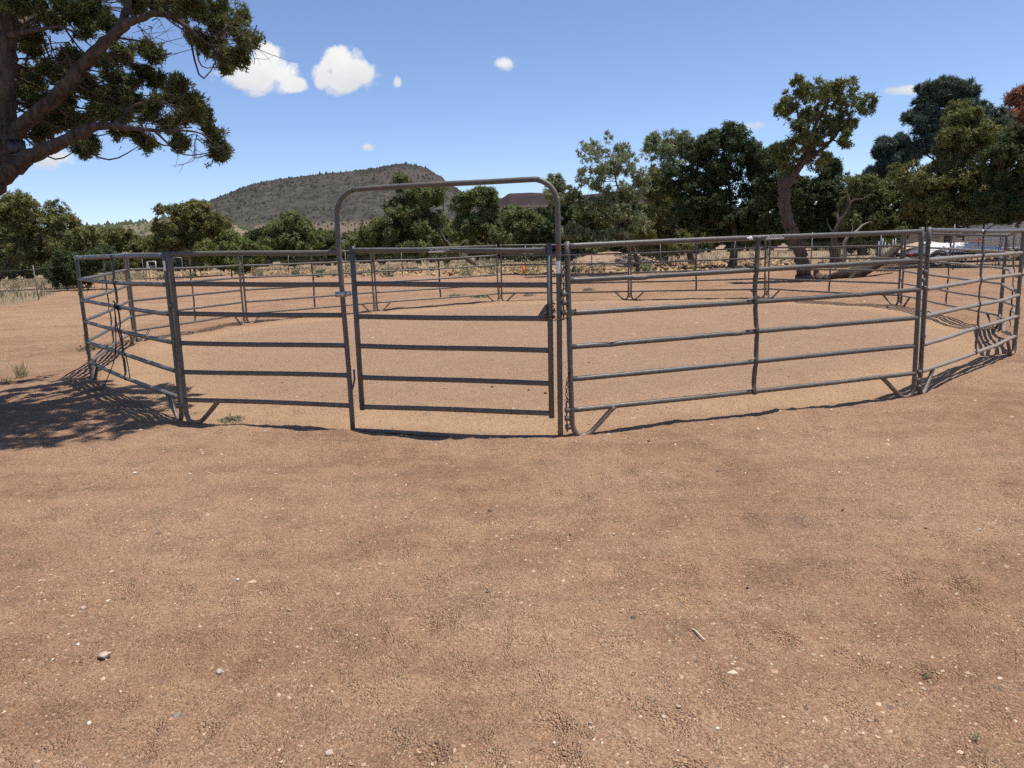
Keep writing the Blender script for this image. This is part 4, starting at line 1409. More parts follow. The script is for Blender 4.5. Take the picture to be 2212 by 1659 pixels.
# ------------------------------------------------------------------ bow gate frame and gate
GA, GB = PV[12], PV[0]
g_ex = np.array([GB[0] - GA[0], GB[1] - GA[1], 0])
GL = np.linalg.norm(g_ex)
g_ex /= GL
g_ey = np.array([g_ex[1], -g_ex[0], 0])                          # towards the camera, out of the pen


def GP(s, z, o=0.0):
    return np.array([GA[0], GA[1], 0]) + g_ex * s + g_ey * o + np.array([0, 0, z])


def gframe(root, org):
    mw = Matrix.Identity(4)
    ez = np.array([0, 0, 1.0])
    for k in range(3):
        mw[k][0], mw[k][1], mw[k][2], mw[k][3] = g_ex[k], g_ey[k], ez[k], org[k]
    root.matrix_world = mw


# right handed: x along the panel towards the right, y = out, z up needs x × y = z, so flip y inside the builders
OG = np.array([GA[0], GA[1], 0.0])
g_ey = -g_ey
bow = empty('bow_gate_panel', OG, 'grey pipe gate panel with tall rounded bow arch left of and over the gate', 'panel', 'pipe panels of the round pen')
gframe(bow, OG)
OUTS = -1                                                        # local -y faces the camera


def gb_part(name, pts, rad=TR, mat=None, per=5, sides=14, parent=None, smooth_path=True):
    mb = MB()
    P = catmull(np.array(pts, float), per) if smooth_path else np.array(pts, float)
    mb.tube(P, rad, sides)
    return mb.build(name, mat or M_PAINT, parent or bow)


zl0, zr0 = -.055, -.082
gb_part('end_post', [(.045, 0, 1.60), (.044, 0, 1.1), (.04, 0, .6), (.036, 0, .12), (.042, 0, .04), (.066, 0, -.005), (.11, 0, -.02), (.16, 0, -.018)])
gb_part('foot_brace', [(.15, 0, -.02), (.2, 0, .0), (.30, 0, .09), (.41, 0, .20)])
for k, (za, zb) in enumerate([(1.574, 1.535), (1.297, 1.256), (1.022, .984), (.746, .714), (.472, .447), (.203, .173)]):
    g = np.random.default_rng(900 + k)
    xs = np.linspace(.055, 1.765, 30)
    t = np.linspace(0, 1, 30)
    zz = za + (zb - za) * t + .003 * np.sin(t * 5 + k)
    mb = MB()
    mb.tube(np.stack([xs, .003 * np.sin(t * 7 + k), zz], 1), TR if k else .0225, 14)
    mb.build('rail', M_PAINT, bow)
# bow: one bent tube from ground to ground
R_ = .20
xl, xr, zt = 1.775, 3.705, 2.055
arc = [(xl - .002, 0, zl0 - .05), (xl, 0, .5), (xl - .008, 0, 1.1), (xl - .012, 0, 1.6), (xl - .006, 0, zt - R_)]
for a in np.linspace(np.pi, np.pi / 2, 8)[1:]:
    arc.append((xl + R_ + R_ * math.cos(a), 0, zt - R_ + R_ * math.sin(a)))
arc += [(2.5, 0, zt + .004), (3.1, 0, zt - .002)]
for a in np.linspace(np.pi / 2, 0, 8):
    arc.append((xr - R_ + R_ * math.cos(a), 0, zt - R_ - .004 + R_ * math.sin(a)))
arc += [(xr, 0, 1.5), (xr - .006, 0, 1.0), (xr - .014, 0, .5), (xr - .022, 0, zr0 - .05)]
gb_part('bow', arc, .0225, M_PAINT_RUST, 3, 16)
gb_part('threshold_rail', [(xl, 0, zl0 + .0), (2.3, 0, zl0 - .012), (3.0, 0, zr0 - .004), (xr - .03, 0, zr0 + .012)], .021, M_PAINT)
mb = MB()
patch(mb, 1.30, 1.40, xr - .002, .0238, -1.0, .9, axis='z', sgn=-1)
mb.build('sticker', M_WHITE, bow)
for z in (.95, 1.11, 1.22, .02, .12, .22):
    pass
for z in (1.12, .155):
    mb = MB()
    mb.box((xr + .040, 0, z - .06), (.040, .036, .038))
    mb.build('hinge_lug', M_PAINT, bow, False)
mb = MB()
mb.box((.010, 0, 1.1), (.034, .03, .04))
mb.build('hinge_lug', M_PAINT, bow, False)
mb = MB()
mb.box((.006, 0, .14), (.034, .03, .04))
mb.build('hinge_lug', M_PAINT, bow, False)
# hinge collar on the bow post and pintle at the bottom
mb = MB()
mb.tube([(xl - .002, 0, 1.145), (xl - .002, 0, 1.195)], .0275, 14)
mb.box((xl - .045, -.004, 1.17), (.05, .028, .045))
mb.box((xl + .045, -.004, 1.175), (.06, .020, .040))
mb.build('hinge_collar', M_STEEL, bow, False)
mb = MB()
mb.tube([(xl + .012, 0, .30), (xl + .035, 0, .36), (xl + .05, 0, .42), (xl + .05, 0, .50)], .009, 8)
mb.build('pintle', M_PAINT, bow)

OGt = np.array([*(GA[:2] + (GB[:2] - GA[:2]) * 0), 0.0])
gate = empty('gate', GP(1.9, 0), 'closed grey six rail pipe gate hanging inside the bow arch', 'gate')
gframe(gate, OG)
for nm, (xt, zt_, xb, zb_) in (('gate_post', (1.888, 1.585, 1.880, .135)), ('gate_post', (3.628, 1.545, 3.612, .098))):
    mb = MB()
    mb.tube([(xt, 0, zt_), (xt + (xb - xt) * .5, 0, (zt_ + zb_) / 2), (xb, 0, zb_)], .0235, 16)
    mb.build(nm, M_PAINT, gate)
gr = [(1.545, 1.488), (1.257, 1.207), (.971, .931), (.712, .669), (.432, .392), (.165, .138)]
for k, (za, zb) in enumerate(gr):
    xs = np.linspace(1.90, 3.605, 30)
    t = np.linspace(0, 1, 30)
    mb = MB()
    mb.tube(np.stack([xs, .002 * np.sin(t * 8 + k), za + (zb - za) * t + .002 * np.sin(t * 6 + k)], 1), TR, 14)
    mb.build('rail', M_PAINT, gate)
mb = MB()                                                        # sticker on the top rail
zs_ = 1.545 - .057 * .47
patch(mb, 2.60, 2.80, zs_, TR + .0014, -.75, -.1, sgn=-1)
st1 = mb.build('sticker', M_WHITE, gate)
mb = MB()
patch(mb, 2.60, 2.80, zs_ - .0, TR + .0014, -.099, .62, sgn=-1)
st2 = mb.build('sticker', M_DARKPRINT, gate)
text_on(st2, 'POWDER RIVER', .018, (2.725, -TR - .003, zs_ + .005), Matrix(((1, 0, 0), (0, 0, -1), (0, 1, 0))).to_4x4(), M_WHITE)
mb = MB()
for q in range(4):
    mb.box((2.618 + q * .007, -TR - .002, zs_ + .006 + .003 * (q % 2)), (.006, .0012, .010 - .001 * q))
mb.build('emblem', M_WHITE, st2, False)
mb = MB()                                                        # latch plate: pierced steel triangle at the third rail
mb.prism([(3.60, -.026, .945), (3.52, -.026, .955), (3.585, -.026, 1.045), (3.612, -.026, 1.06)], (0, .008, 0))
lp = mb.build('latch_plate', M_PAINT, gate, False)
mb = MB()
for (a, b, r_h) in [(3.592, 1.022, .010), (3.585, .985, .005), (3.548, .968, .005)]:
    mb.tube([(a, -.027, b), (a, -.031, b)], r_h, 10)
mb.build('latch_bolt', M_STEEL, lp, False)

# chain that ties gate, bow and panel together
cm = MB()
pts = []
for t in np.linspace(0, 3.2 * 2 * np.pi, 70):
    pts.append(GP(3.622 + .036 * math.cos(t), 1.055 - .006 * t + .014 * math.sin(t * 1.7), -.040 * math.sin(t)))
a_end = np.array(pts[-1])
bp = GP(3.70, .93, -.045)
cp = GP(3.80, .955, -.05)
dp = GP(3.835, .99, -.02)
cm_path = catmull(np.vstack([pts, GP(3.62, .945, -.045), GP(3.66, .928, -.048), bp, GP(3.75, .935, -.05), cp, dp, GP(3.82, 1.0, .03), GP(3.76, .98, .04)]), 3)
org = GP(3.65, .95)
chain(cm, cm_path - org, .028, .0032, .018, .0095)
co_ = cm.build('latch_chain', M_CHAIN)
co_.location = tuple(org)
tag(co_, 'rusty chain wound round the gate post tying it to the next panel', 'chain')

# black rope on the near left panel
a11, b11 = PV[11], PV[12]
e11 = (b11 - a11) / np.linalg.norm(b11 - a11)
o11 = np.array([-e11[1], e11[0], 0])
if np.dot(o11[:2], (a11[:2] + b11[:2]) / 2 - PC) < 0:
    o11 = -o11
kn = a11 + e11 * 1.87 + o11 * .05 + np.array([0, 0, 1.03])
gl1 = on_ground(221, 851)
gl2 = on_ground(196, 846)
rope = empty('rope', kn, 'thin black rope knotted to the left panel stay with an end trailing on the dirt', 'rope')
mb = MB()
for k in range(3):
    aa = np.linspace(0, 2 * np.pi, 11)
    mb.tube(np.stack([.024 * np.cos(aa) * e11[0] + o11[0] * .03 * np.sin(aa) - o11[0] * .03, .024 * np.cos(aa) * e11[1] + o11[1] * .03 * np.sin(aa) - o11[1] * .03, .012 * k - .02 + .014 * np.sin(aa + k)], 1), .007, 6)
mb.tube([(0, -.01, .0), (.02, -.02, .05), (-.01, 0, .07)], .008, 6)
mb.build('knot', M_ROPE, rope)
mb = MB()
mb.tube(catmull(np.array([[0, 0, 0], [-.02, -.01, -.3], (gl1 - kn) * .35 + [.03, 0, -.22], (gl1 - kn) * .72 + [.02, 0, -.10], gl1 - kn + [0, 0, .02], (gl1 + gl2) / 2 - kn + [0, .03, .02], gl2 - kn + [0, 0, .015]]), 6), .0055, 6)
mb.build('strand', M_ROPE, rope)
mb = MB()
mb.tube(catmull(np.array([[0, 0, 0], [.0, .0, -.2], [.05, -.03, -.45], [.09, -.05, -.60], [.10, -.05, -.80]]), 6), .0055, 6)
mb.build('strand', M_ROPE, rope)

# ------------------------------------------------------------------ wire fence with steel posts
fr = empty('wire_fence', (0, 0, 0), 'welded wire fence on thin steel posts running behind the pen', 'fence')
FH = 1.5
post_at = []
gp = np.random.default_rng(3)
for k in range(len(FENCE)):
    post_at.append(FENCE[k])
    if 5 < k < len(FENCE) - 1 and np.linalg.norm(FENCE[k + 1] - FENCE[k]) > 5.2:
        pass
for (x, y) in post_at:
    z0 = gz(x, y)
    h = FH + gp.uniform(.0, .18)
    mb = MB()
    mb.box((0, 0, h / 2 - .15), (.045, .008, h + .3))
    mb.box((0, .017, h / 2 - .15), (.008, .030, h + .3))
    o = mb.build('post', M_POST, fr, False)
    o.location = (x, y, z0)
    o.rotation_euler = (gp.normal() * .02, gp.normal() * .025, math.atan2(x, y) * -1)
wm = MB()
tot = 0
for k in range(6, len(FENCE) - 1):
    a, b = FENCE[k], FENCE[k + 1]
    Ls = np.linalg.norm(b - a)
    n = int(Ls / .1)
    t = np.linspace(0, 1, n, endpoint=False)
    xs, ys = a[0] + (b[0] - a[0]) * t, a[1] + (b[1] - a[1]) * t
    zs = base_z(xs, ys)
    for x, y, z in zip(xs, ys, zs):
        w = .0022
        wm.add([(x - w, y, z + .03), (x + w, y - w, z + .03), (x + w, y + w, z + .03), (x - w, y, z + 1.22), (x + w, y - w, z + 1.22), (x + w, y + w, z + 1.22)], [(0, 1, 4, 3), (1, 2, 5, 4), (2, 0, 3, 5)])
mesh_o = wm.build('wire_mesh', M_WIRE, fr, False)
mesh_o['kind'] = 'stuff'
for hz_ in list(np.arange(.05, 1.25, .1)) + [1.42]:
    mb = MB()
    P = []
    strand = any(abs(hz_ - q) < .03 for q in (.35, .65, .95, 1.42))
    for k in range(0 if strand else 6, len(FENCE) - 1):
        for t in np.linspace(0, 1, 4, endpoint=False):
            x, y = FENCE[k] + (FENCE[k + 1] - FENCE[k]) * t
            P.append((x, y, float(base_z(x, y)) + hz_ - .04 * math.sin(t * math.pi)))
    mb.tube(np.array(P), .0024 if hz_ < 1.3 else .004, 4, cap=False)
    mb.build('wire', M_WIRE, fr)

# marker stakes with orange caps along the left fence, orange cone by the back fence
M_ORANGE = mat_plain('orange plastic', (.80, .16, .035), .5, 0, .12, 20)
M_STAKE = mat_plain('rusty rebar', (.12, .07, .05), .8, .3, .3, 40)
for k, (px, py, h, lab) in enumerate([(255, 632, .62, 'leftmost orange capped rebar stake by the left fence'), (290, 629, .66, 'orange capped rebar stake second from the left'), (323, 628, .62, 'orange capped rebar stake right beside the far left stay')]):
    pass
ST = [(189, 633), (206, 631), (223, 630), (283, 612), (303, 609), (331, 607)]
SL = ['leftmost orange capped stake in the row beside the left fence', 'second orange capped stake from the left beside the fence', 'third orange capped stake from the left, just left of the gap',
      'fourth orange capped stake, first of the farther three', 'fifth orange capped stake, middle of the farther three', 'rightmost orange capped stake of the row by the fence']
for k, (px, py) in enumerate(ST):
    P = on_ground(px, py)
    o = empty('marker_stake', P, SL[k], 'stake', 'orange capped stakes by the left fence')
    mb = MB()
    mb.tube([(0, 0, -.1), (0, 0, .2), (.004 * k, 0, .45)], .010, 6)
    mb.build('rod', M_STAKE, o)
    mb = MB()
    mb.tube([(.004 * k, 0, .40), (.004 * k, 0, .45), (.004 * k, 0, .452), (.004 * k, 0, .475)], [.02, .022, .048, .044], 12)
    mb.build('cap', M_ORANGE, o, False)
P = at(1131, 588, 40.6)
P[2] = gz(P[0], P[1])
cone = empty('orange_marker', P, 'small orange marker cone hung on the wire fence behind the gate', 'cone')
mb = MB()
mb.tube([(0, 0, .08), (0, 0, .1), (0, 0, .3), (0, 0, .62)], [.10, .11, .085, .03], 14)
mb.build('cone_body', M_ORANGE, cone)
mb = MB()
mb.box((0, 0, .08), (.26, .2, .03))
mb.build('cone_base', M_ORANGE, cone, False)

# metal frame and chain-link gate leaf leaning behind the left panels
M_GALV = mat_plain('dull galvanised pipe', (.34, .35, .35), .5, .6, .15, 20)
Q = lambda px, py, Y: at(px, py, Y)
P = Q(324, 605, 58)
P[2] = gz(P[0], P[1])
fs = empty('metal_stand', P, 'pale metal sawhorse like stand by the left fence corner', 'stand')
sc = 58 / FPX
for (nm, pts) in [('leg', [(-.30, 0, 0), (-.05, 0, 1.45)]), ('leg', [(.0, 0, 0), (.0, 0, 1.5)]), ('leg', [(.58, 0, 0), (.56, 0, 1.5)]), ('crossbar', [(.0, 0, 1.12), (.58, 0, 1.12)]), ('crossbar', [(-.02, 0, 1.46), (.58, 0, 1.46)])]:
    mb = MB()
    mb.tube(np.array(pts), .035, 8)
    mb.build(nm, M_GALV, fs)
P = Q(385, 606, 56)
P[2] = gz(P[0], P[1])
cl = empty('chain_link_gate', P, 'small chain link gate leaf standing open at the left fence', 'gate')
mb = MB()
fr_p = [(-.55, 0, .12), (.35, 0, .1), (.40, 0, .14), (.42, 0, .5), (.42, 0, 1.6), (.38, 0, 1.65), (-.55, 0, 1.65), (-.55, 0, .12)]
mb.tube(np.array(fr_p, float), .025, 8)
mb.build('frame', M_GALV, cl)
mb = MB()
for k in range(22):
    u = -.55 + k * .09
    for s in (1, -1):
        p, q = np.array([u, 0, .12 if s > 0 else 1.65]), np.array([u + s * 0 + .75, 0, 1.65 if s > 0 else .12])
        p2, q2 = p.copy(), q.copy()
        if q2[0] > .42:
            f = (.42 - p[0]) / (q[0] - p[0])
            if f <= .05:
                continue
            q2 = p + (q - p) * f
        mb.tube(np.array([p2, q2]), .004, 3, cap=False)
mb.build('mesh', M_WIRE, cl)['kind'] = 'stuff'

# ------------------------------------------------------------------ trailers at the right
M_TWHITE = mat_plain('trailer white paint', (.46, .47, .48), .4, 0, .07, 1.5)  # white darkened so the colour holds the trees' shade on the trailer
M_TGREY = mat_plain('trailer trim grey', (.34, .35, .36), .45, 0, .1, 5)
M_TARP = mat_plain('silver tarp', (.74, .74, .73), .35, .15, .15, 8, .5)
M_TAN = mat_plain('tan tarp', (.42, .30, .19), .8, 0, .2, 6)
M_RUBBER = mat_plain('tyre rubber', (.022, .022, .023), .8, 0, .3, 30)
M_WHEEL = mat_plain('white steel wheel', (.72, .72, .70), .4, 0, .05, 20)
M_BLACK = mat_plain('black steel', (.02, .02, .02), .5, .3, .2, 20)
M_BLUE = mat_plain('blue strap', (.02, .05, .32), .6, 0, .1, 40)
M_GLASS = mat_plain('dark window glass', (.02, .025, .03), .08, 0, .1, 5)


def wheel(root, c, r, w=.2, holes=8):
    c = np.asarray(c, float)
    we = bpy.data.objects.new('wheel', None)
    COL.objects.link(we)
    we.parent = root
    we.location = tuple(c)
    mb = MB()
    aa = np.linspace(0, 2 * np.pi, 29)
    prof = [(r * .62, -w / 2 + .02), (r * .93, -w / 2), (r, -w / 2 + .04), (r, w / 2 - .04), (r * .93, w / 2), (r * .62, w / 2 - .02)]
    V = [[(q * math.cos(a), y, q * math.sin(a)) for a in aa[:-1]] for q, y in prof]
    V = np.array(V).reshape(-1, 3)
    i = np.arange(5)[:, None] * 28
    j = np.arange(28)[None]
    mb.add(V, np.stack([i + j, i + 28 + j, i + 28 + (j + 1) % 28, i + (j + 1) % 28], -1).reshape(-1, 4))
    mb.build('tyre', M_RUBBER, we)
    mb = MB()
    mb.tube([(0, -w / 2 + .05, 0), (0, -w / 2 + .035, 0), (0, -w / 2 + .02, 0)], [r * .66, r * .66, r * .60], 28)
    mb.tube([(0, -w / 2 + .02, 0), (0, -w / 2 - .03, 0)], r * .16, 14)
    rim = mb.build('rim', M_WHEEL, we, False)
    mb = MB()
    for k in range(holes):
        a = k * 2 * math.pi / holes
        mb.tube([(r * .44 * math.cos(a), -w / 2 + .019, r * .44 * math.sin(a)), (r * .44 * math.cos(a), -w / 2 + .012, r * .44 * math.sin(a))], r * .065, 8)
    mb.build('rim_holes', M_BLACK, we, False)


P = at(2017, 579, 30.6)
P[2] = gz(P[0], P[1])
P0 = P.copy()
ut = empty('utility_trailer', P, 'low utility trailer with a white spoked wheel parked behind the pen', 'trailer')
wheel(ut, (0, -.2, .30), .30)
mb = MB()
mb.box((.9, .7, .52), (4.2, 1.7, .14))
mb.build('bed', M_BLACK, ut, False)
mb = MB()
aa = np.linspace(.12 * math.pi, .88 * math.pi, 12)
arc_o = [(.46 * math.cos(a), -.36, .28 + .44 * math.sin(a)) for a in aa]
arc_i = [(.43 * math.cos(a), -.36, .28 + .41 * math.sin(a)) for a in aa[::-1]]
for k in range(11):
    mb.prism([arc_o[k], arc_o[k + 1], arc_i[10 - k], arc_i[11 - k]], (0, .34, 0))
mb.build('fender', M_TWHITE, ut, False)
for x in (1.9, 2.6):
    mb = MB()
    mb.tube([(x, 0, 0), (x, 0, .48)], .03, 8)
    mb.build('jack_stand', M_GALV, ut)
mb = MB()
mb.tube([(-1.2, .6, .5), (-2.0, .65, .46), (-2.3, .65, .46)], [.06, .05, .04], 8)
mb.build('tongue', M_BLACK, ut)
mb = MB()
mb.box((-1.05, -.15, .56), (.18, .1, .1))
mb.build('tail_light', mat_plain('red lens', (.4, .02, .015), .3), ut, False)

# crumpled tarp over the load
gx_, gy_ = np.meshgrid(np.linspace(-1.25, 2.75, 70), np.linspace(-.12, 1.5, 30), indexing='ij')
hgt = .74 + .26 * np.exp(-((gx_ - .1) / .8) ** 2) + .17 * np.exp(-((gx_ - 1.5) / .6) ** 2) + .5 * fbm(gx_ * 1.6, gy_ * 1.6, 4) * .5
ed = np.minimum(np.minimum((gy_ + .12) / .2, (1.5 - gy_) / .2), np.minimum((gx_ + 1.25) / .5, (2.75 - gx_) / .4))
hgt = .60 + (hgt - .60) * np.clip(ed, 0, 1) ** .6 + .03 * fbm(gx_ * 6, gy_ * 6, 3)
V = np.stack([gx_.ravel(), gy_.ravel(), hgt.ravel()], 1)
i = np.arange(69)[:, None] * 30
j = np.arange(29)[None]
F = np.stack([i + j, i + 30 + j, i + 31 + j, i + 1 + j], -1).reshape(-1, 4)
tp = empty('tarp_load', P0, 'crumpled silver tarp thrown over the low trailer load', 'tarp')
mesh_obj('tarp', V[:, :], F, M_TARP, tp, True)
gx2 = np.linspace(-1.5, -.2, 24)
V = np.array([(x, y, .66 + .34 * max(0, 1 - abs(x + .3) / 1.2) + .02 * math.sin(9 * x + 5 * y)) for x in gx2 for y in np.linspace(-.16, .9, 14)])
i = np.arange(23)[:, None] * 14
j = np.arange(13)[None]
mesh_obj('tan_flap', V, np.stack([i + j, i + 14 + j, i + 15 + j, i + 1 + j], -1).reshape(-1, 4), M_TAN, tp, True)

# white box trailer behind, mostly hidden by the trees
P = at(2120, 566, 36)
P[2] = gz(P[0], P[1])
wtl = empty('white_trailer', P, 'large white box trailer half hidden behind the right hand junipers', 'trailer')
mb = MB()
prof = [(0, .55), (0, 2.35), (.12, 2.55), (.45, 2.68), (2.0, 2.68), (2.35, 2.55), (2.45, 2.35), (2.45, .55)]
mb.prism([(-2.6, y, z) for y, z in prof], (6.6, 0, 0))
body = mb.build('body', M_TWHITE, wtl, False)
for k in range(9):
    mb = MB()
    mb.box((-2.2 + k * .75, -.004, 1.45), (.02, .016, 1.75))
    mb.build('panel_seam', M_TGREY, body, False)
mb = MB()
mb.box((.7, -.008, .62), (6.5, .02, .08))
mb.build('skirt_trim', M_TGREY, wtl, False)
mb = MB()
mb.box((3.0, -.008, 1.75), (.8, .02, .5))
mb.build('window', M_GLASS, wtl, False)
for x in (1.0, 1.95):
    wheel(wtl, (x, .12, .36), .36)
wheel(wtl, (-1.15, -.16, 1.55), .36, .18)                       # spare on the nose
# dark steel frame in front of it
P = at(2050, 566, 33.5)
P[2] = gz(P[0], P[1])
bf_ = empty('black_frame', P, 'dark square steel frame standing before the white trailer', 'frame')
for pts in ([(-.25, 0, -.1), (-.25, 0, 2.15)], [(.55, 0, -.1), (.55, 0, 2.2)], [(-.8, .3, 2.12), (1.6, .3, 2.30)], [(1.6, .3, 2.33), (1.6, .3, 1.2)]):
    mb = MB()
    a, b = np.array(pts[0]), np.array(pts[1])
    mb.tube(np.array([a, b]), .04, 4)
    mb.build('bar', M_BLACK, bf_, False)
# white pipe rail with blue straps
P = at(2112, 575, 30.2)
P[2] = gz(P[0], P[1])
pr = empty('pipe_rail', P, 'white plastic pipe rail with an orange end in front of the white trailer', 'pipe')
mb = MB()
mb.tube([(.02, 0, 1.06), (1.0, 0, 1.07), (2.6, 0, 1.04)], .032, 10)
mb.build('pipe', M_WHITE, pr)
mb = MB()
mb.tube([(-.10, 0, .98), (-.05, 0, 1.02), (.04, 0, 1.06)], [.045, .05, .042], 10)
mb.build('end_cap', M_ORANGE, pr)
for x in (0, 2.4):
    mb = MB()
    mb.tube([(x, .04, -.1), (x, .04, 1.15)], .02, 7)
    mb.build('support', M_GALV, pr)
for k, x in enumerate((.80, .87)):
    mb = MB()
    mb.tube(np.array([(x, -.03, 1.12), (x - .01, -.045, .9), (x - .06, -.05, .62), (x - .09, -.04, .45)]), .016, 6)
    mb.build('strap', M_BLUE, pr)
# bundle of spare steel stakes left of the tarp
P = at(1920, 573, 29.2)
P[2] = gz(P[0], P[1])
sb = empty('stake_bundle', P, 'cluster of upright pale steel stakes beside the tarp trailer', 'stakes')
for k in range(6):
    mb = MB()
    x = -.42 + k * .13
    mb.tube([(x, .02 * (k % 2), -.1), (x + .02 * math.sin(k * 2.1), 0, 1.15 + .12 * math.sin(k * 1.7))], .016, 5)
    mb.build('stake', M_GALV, sb)
# tiny white plant building far off under the red ridge
P = RH.reshape(-1, 3)[np.argmin(np.linalg.norm(RH.reshape(-1, 3)[:, :2] - at(1216, 466, 1900)[:2], axis=1))] + [0, 0, -1]
wb = empty('works_building', P, 'tiny white works building far away below the red ridge', 'building')
mb = MB()
mb.box((0, 0, 6), (26, 12, 12))
mb.build('wall', M_TWHITE, wb, False)
mb = MB()
mb.prism([(-14, -7, 12.1), (-14, 7, 12.1), (-14, 0, 15)], (28, 0, 0))
mb.build('roof', M_TGREY, wb, False)
for k in range(3):
    mb = MB()
    mb.box((-8 + 8 * k, -6.05, 5), (4, .2, 5))
    mb.build('door', M_TGREY, wb, False)


# ------------------------------------------------------------------ plants on the ground
def blades(n, g, spread, h, w, lean=.5, base=None):
    a = g.uniform(0, 6.28, n)
    r = spread * np.sqrt(g.random(n))
    b = np.stack([r * np.cos(a), r * np.sin(a), np.zeros(n)], 1) if base is None else base
    hh = h * g.uniform(.5, 1.2, n)
    d = g.normal(size=(n, 2)) * lean * hh[:, None]
    s = g.uniform(0, 6.28, n)
    sv = np.stack([np.cos(s), np.sin(s), np.zeros(n)], 1) * (w * g.uniform(.6, 1.2, n))[:, None] / 2
    m1 = b + np.stack([d[:, 0] * .35, d[:, 1] * .35, hh * .6], 1)
    tip = b + np.stack([d[:, 0], d[:, 1], hh], 1)
    V = np.stack([b - sv, b + sv, m1 + sv * .8, m1 - sv * .8, tip], 1).reshape(-1, 3)
    k = np.arange(n)[:, None] * 5
    return V, np.concatenate([k + 0, k + 1, k + 2, k + 3], 1), np.concatenate([k + 3, k + 2, k + 4], 1)


gw = np.random.default_rng(55)
for (px, py, lab) in [(47, 815, 'pale dry grass tuft left of the pen'), (12, 828, 'small withered tuft at the left edge')]:
    P = on_ground(px, py)
    big = px > 20
    V, Qd, Tr = blades(90 if big else 30, gw, .07, .24 if big else .10, .006, .45)
    col = np.array([[.36, .34, .20]]) * gw.uniform(.7, 1.2, (len(V) // 5, 1))
    o = mesh_obj('grass_tuft', V, [Qd, Tr], M_DRY, None, False, np.repeat(col, 5, 0))
    o.location = tuple(P)
    tag(o, lab, 'grass')
WEEDS = [(502, 908, .10, 'pale green weed at the foot brace left of the gate'), (488, 905, .06, 'tiny weed beside the left foot brace'), (2003, 1447, .015, 'tiny green weed alone on the bare dirt at right'),
         (2108, 1598, .015, 'little green weed near the bottom right corner'), (190, 757, .16, 'sprawling green weed outside the far left panel'), (215, 752, .14, 'green weed patch just inside the far left panel line'),
         (1270, 628, .2, 'green weed in the dirt behind the back panel, right of the gate'), (985, 640, .22, 'small green weed inside the back of the pen'), (1035, 644, .2, 'green weed by the back panel foot'), (1140, 640, .16, 'small weed under the back panel right of the gate')]
for (px, py, s, lab) in WEEDS:
    P = on_ground(px, py)
    n = 60
    C = gw.normal(size=(n, 3)) * [s * .55, s * .55, s * .12]
    C[:, 2] = np.abs(C[:, 2]) + .01
    nn = C / (np.linalg.norm(C, axis=1)[:, None] + 1e-6)
    V, F = foliage(C, nn, np.full(n, s * .12), 5, s * .3, s * .12, gw, .4)
    o = empty('weed', P, lab, 'weed', 'weeds around the pen')
    mesh_obj('foliage', V, F, M_WEED, o)
# taller weeds along the back fence
for k, (px, py, Y, h) in enumerate([(1010, 592, 42, .7), (1060, 592, 41.5, .9), (1150, 590, 40, .8), (1240, 588, 39.5, .6), (760, 598, 48, .8), (690, 600, 50, .5), (840, 597, 46, .5), (560, 600, 60, .6), (640, 602, 54, .5), (1395, 584, 38.6, .5), (415, 604, 62, .5), (350, 606, 60, .6)]):
    P = at(px, py, Y)
    P[2] = gz(P[0], P[1])
    n = 70
    C = np.stack([gw.normal(size=n) * h * .45, gw.normal(size=n) * h * .4, np.abs(gw.uniform(0, h, n))], 1)
    V, F = foliage(C, np.tile([0, 0, 1.0], (n, 1)), np.full(n, .06), 5, .2, .05, gw, .5)
    o = empty('weed', P, 'grey green weed clump growing along the back wire fence', 'weed', 'weed clumps along the back wire fence')
    mesh_obj('foliage', V, F, M_WEED, o)
# dry grass and sage beyond the fences, uncountable
n = 7000
xx = gw.uniform(-45, 45, n * 3)
yy = gw.uniform(24, 85, n * 3)
bfv = beyond_fence(xx, yy)
kk = (bfv > .2) & (np.arctan2(np.abs(xx), yy) < R(44)) & (fbm(xx / 4, yy / 4, 3) + .12 * gw.normal(size=n * 3) > -.02)
left = np.arctan2(xx, yy) < np.arctan2(FENCE[5, 0], FENCE[5, 1])
kk &= left | (gw.random(n * 3) < .25)
xx, yy, left = xx[kk], yy[kk], left[kk]
b0 = np.repeat(np.stack([xx, yy, gz(xx, yy)], 1), 6, 0)
b0[:, :2] += gw.normal(size=(len(b0), 2)) * .12
V, Qd, Tr = blades(len(b0), gw, 0, .34, .03, .4, b0)
pal2 = np.array([[.42, .34, .20], [.34, .27, .16], [.20, .21, .12], [.15, .17, .11]])
col = pal2[gw.choice(4, len(b0), p=[.34, .3, .2, .16])] * gw.uniform(.8, 1.2, (len(b0), 1))
dg = mesh_obj('dry_grass', V, [Qd, Tr], M_DRY, None, False, np.repeat(col, 5, 0))
tag(dg, 'dry straw coloured grass and grey sage beyond the fences', None, None, 'stuff')
# straw coloured chips behind the back fence
n = 14000
xx = gw.uniform(-30, 26, n)
yy = gw.uniform(36, 75, n)
bfv = beyond_fence(xx, yy)
kk = (bfv > .3) & (bfv < 20) & (np.arctan2(xx, yy) > np.arctan2(FENCE[6, 0], FENCE[6, 1])) & (fbm(xx / 3, yy / 3, 3) + .15 * gw.normal(size=n) > -.05)
xx, yy = xx[kk], yy[kk]
n = len(xx)
zz = gz(xx, yy)
s = gw.uniform(.06, .16, n)
a = gw.uniform(0, 6.28, n)
tl = gw.normal(size=(n, 2)) * .35
ex_ = np.stack([np.cos(a), np.sin(a), tl[:, 0]], 1) * s[:, None]
ey_ = np.stack([-np.sin(a), np.cos(a), tl[:, 1]], 1) * (s * .5)[:, None]
cc = np.stack([xx, yy, zz + .05], 1)
V = np.stack([cc - ex_ - ey_, cc + ex_ - ey_, cc + ex_ + ey_, cc - ex_ + ey_], 1).reshape(-1, 3)
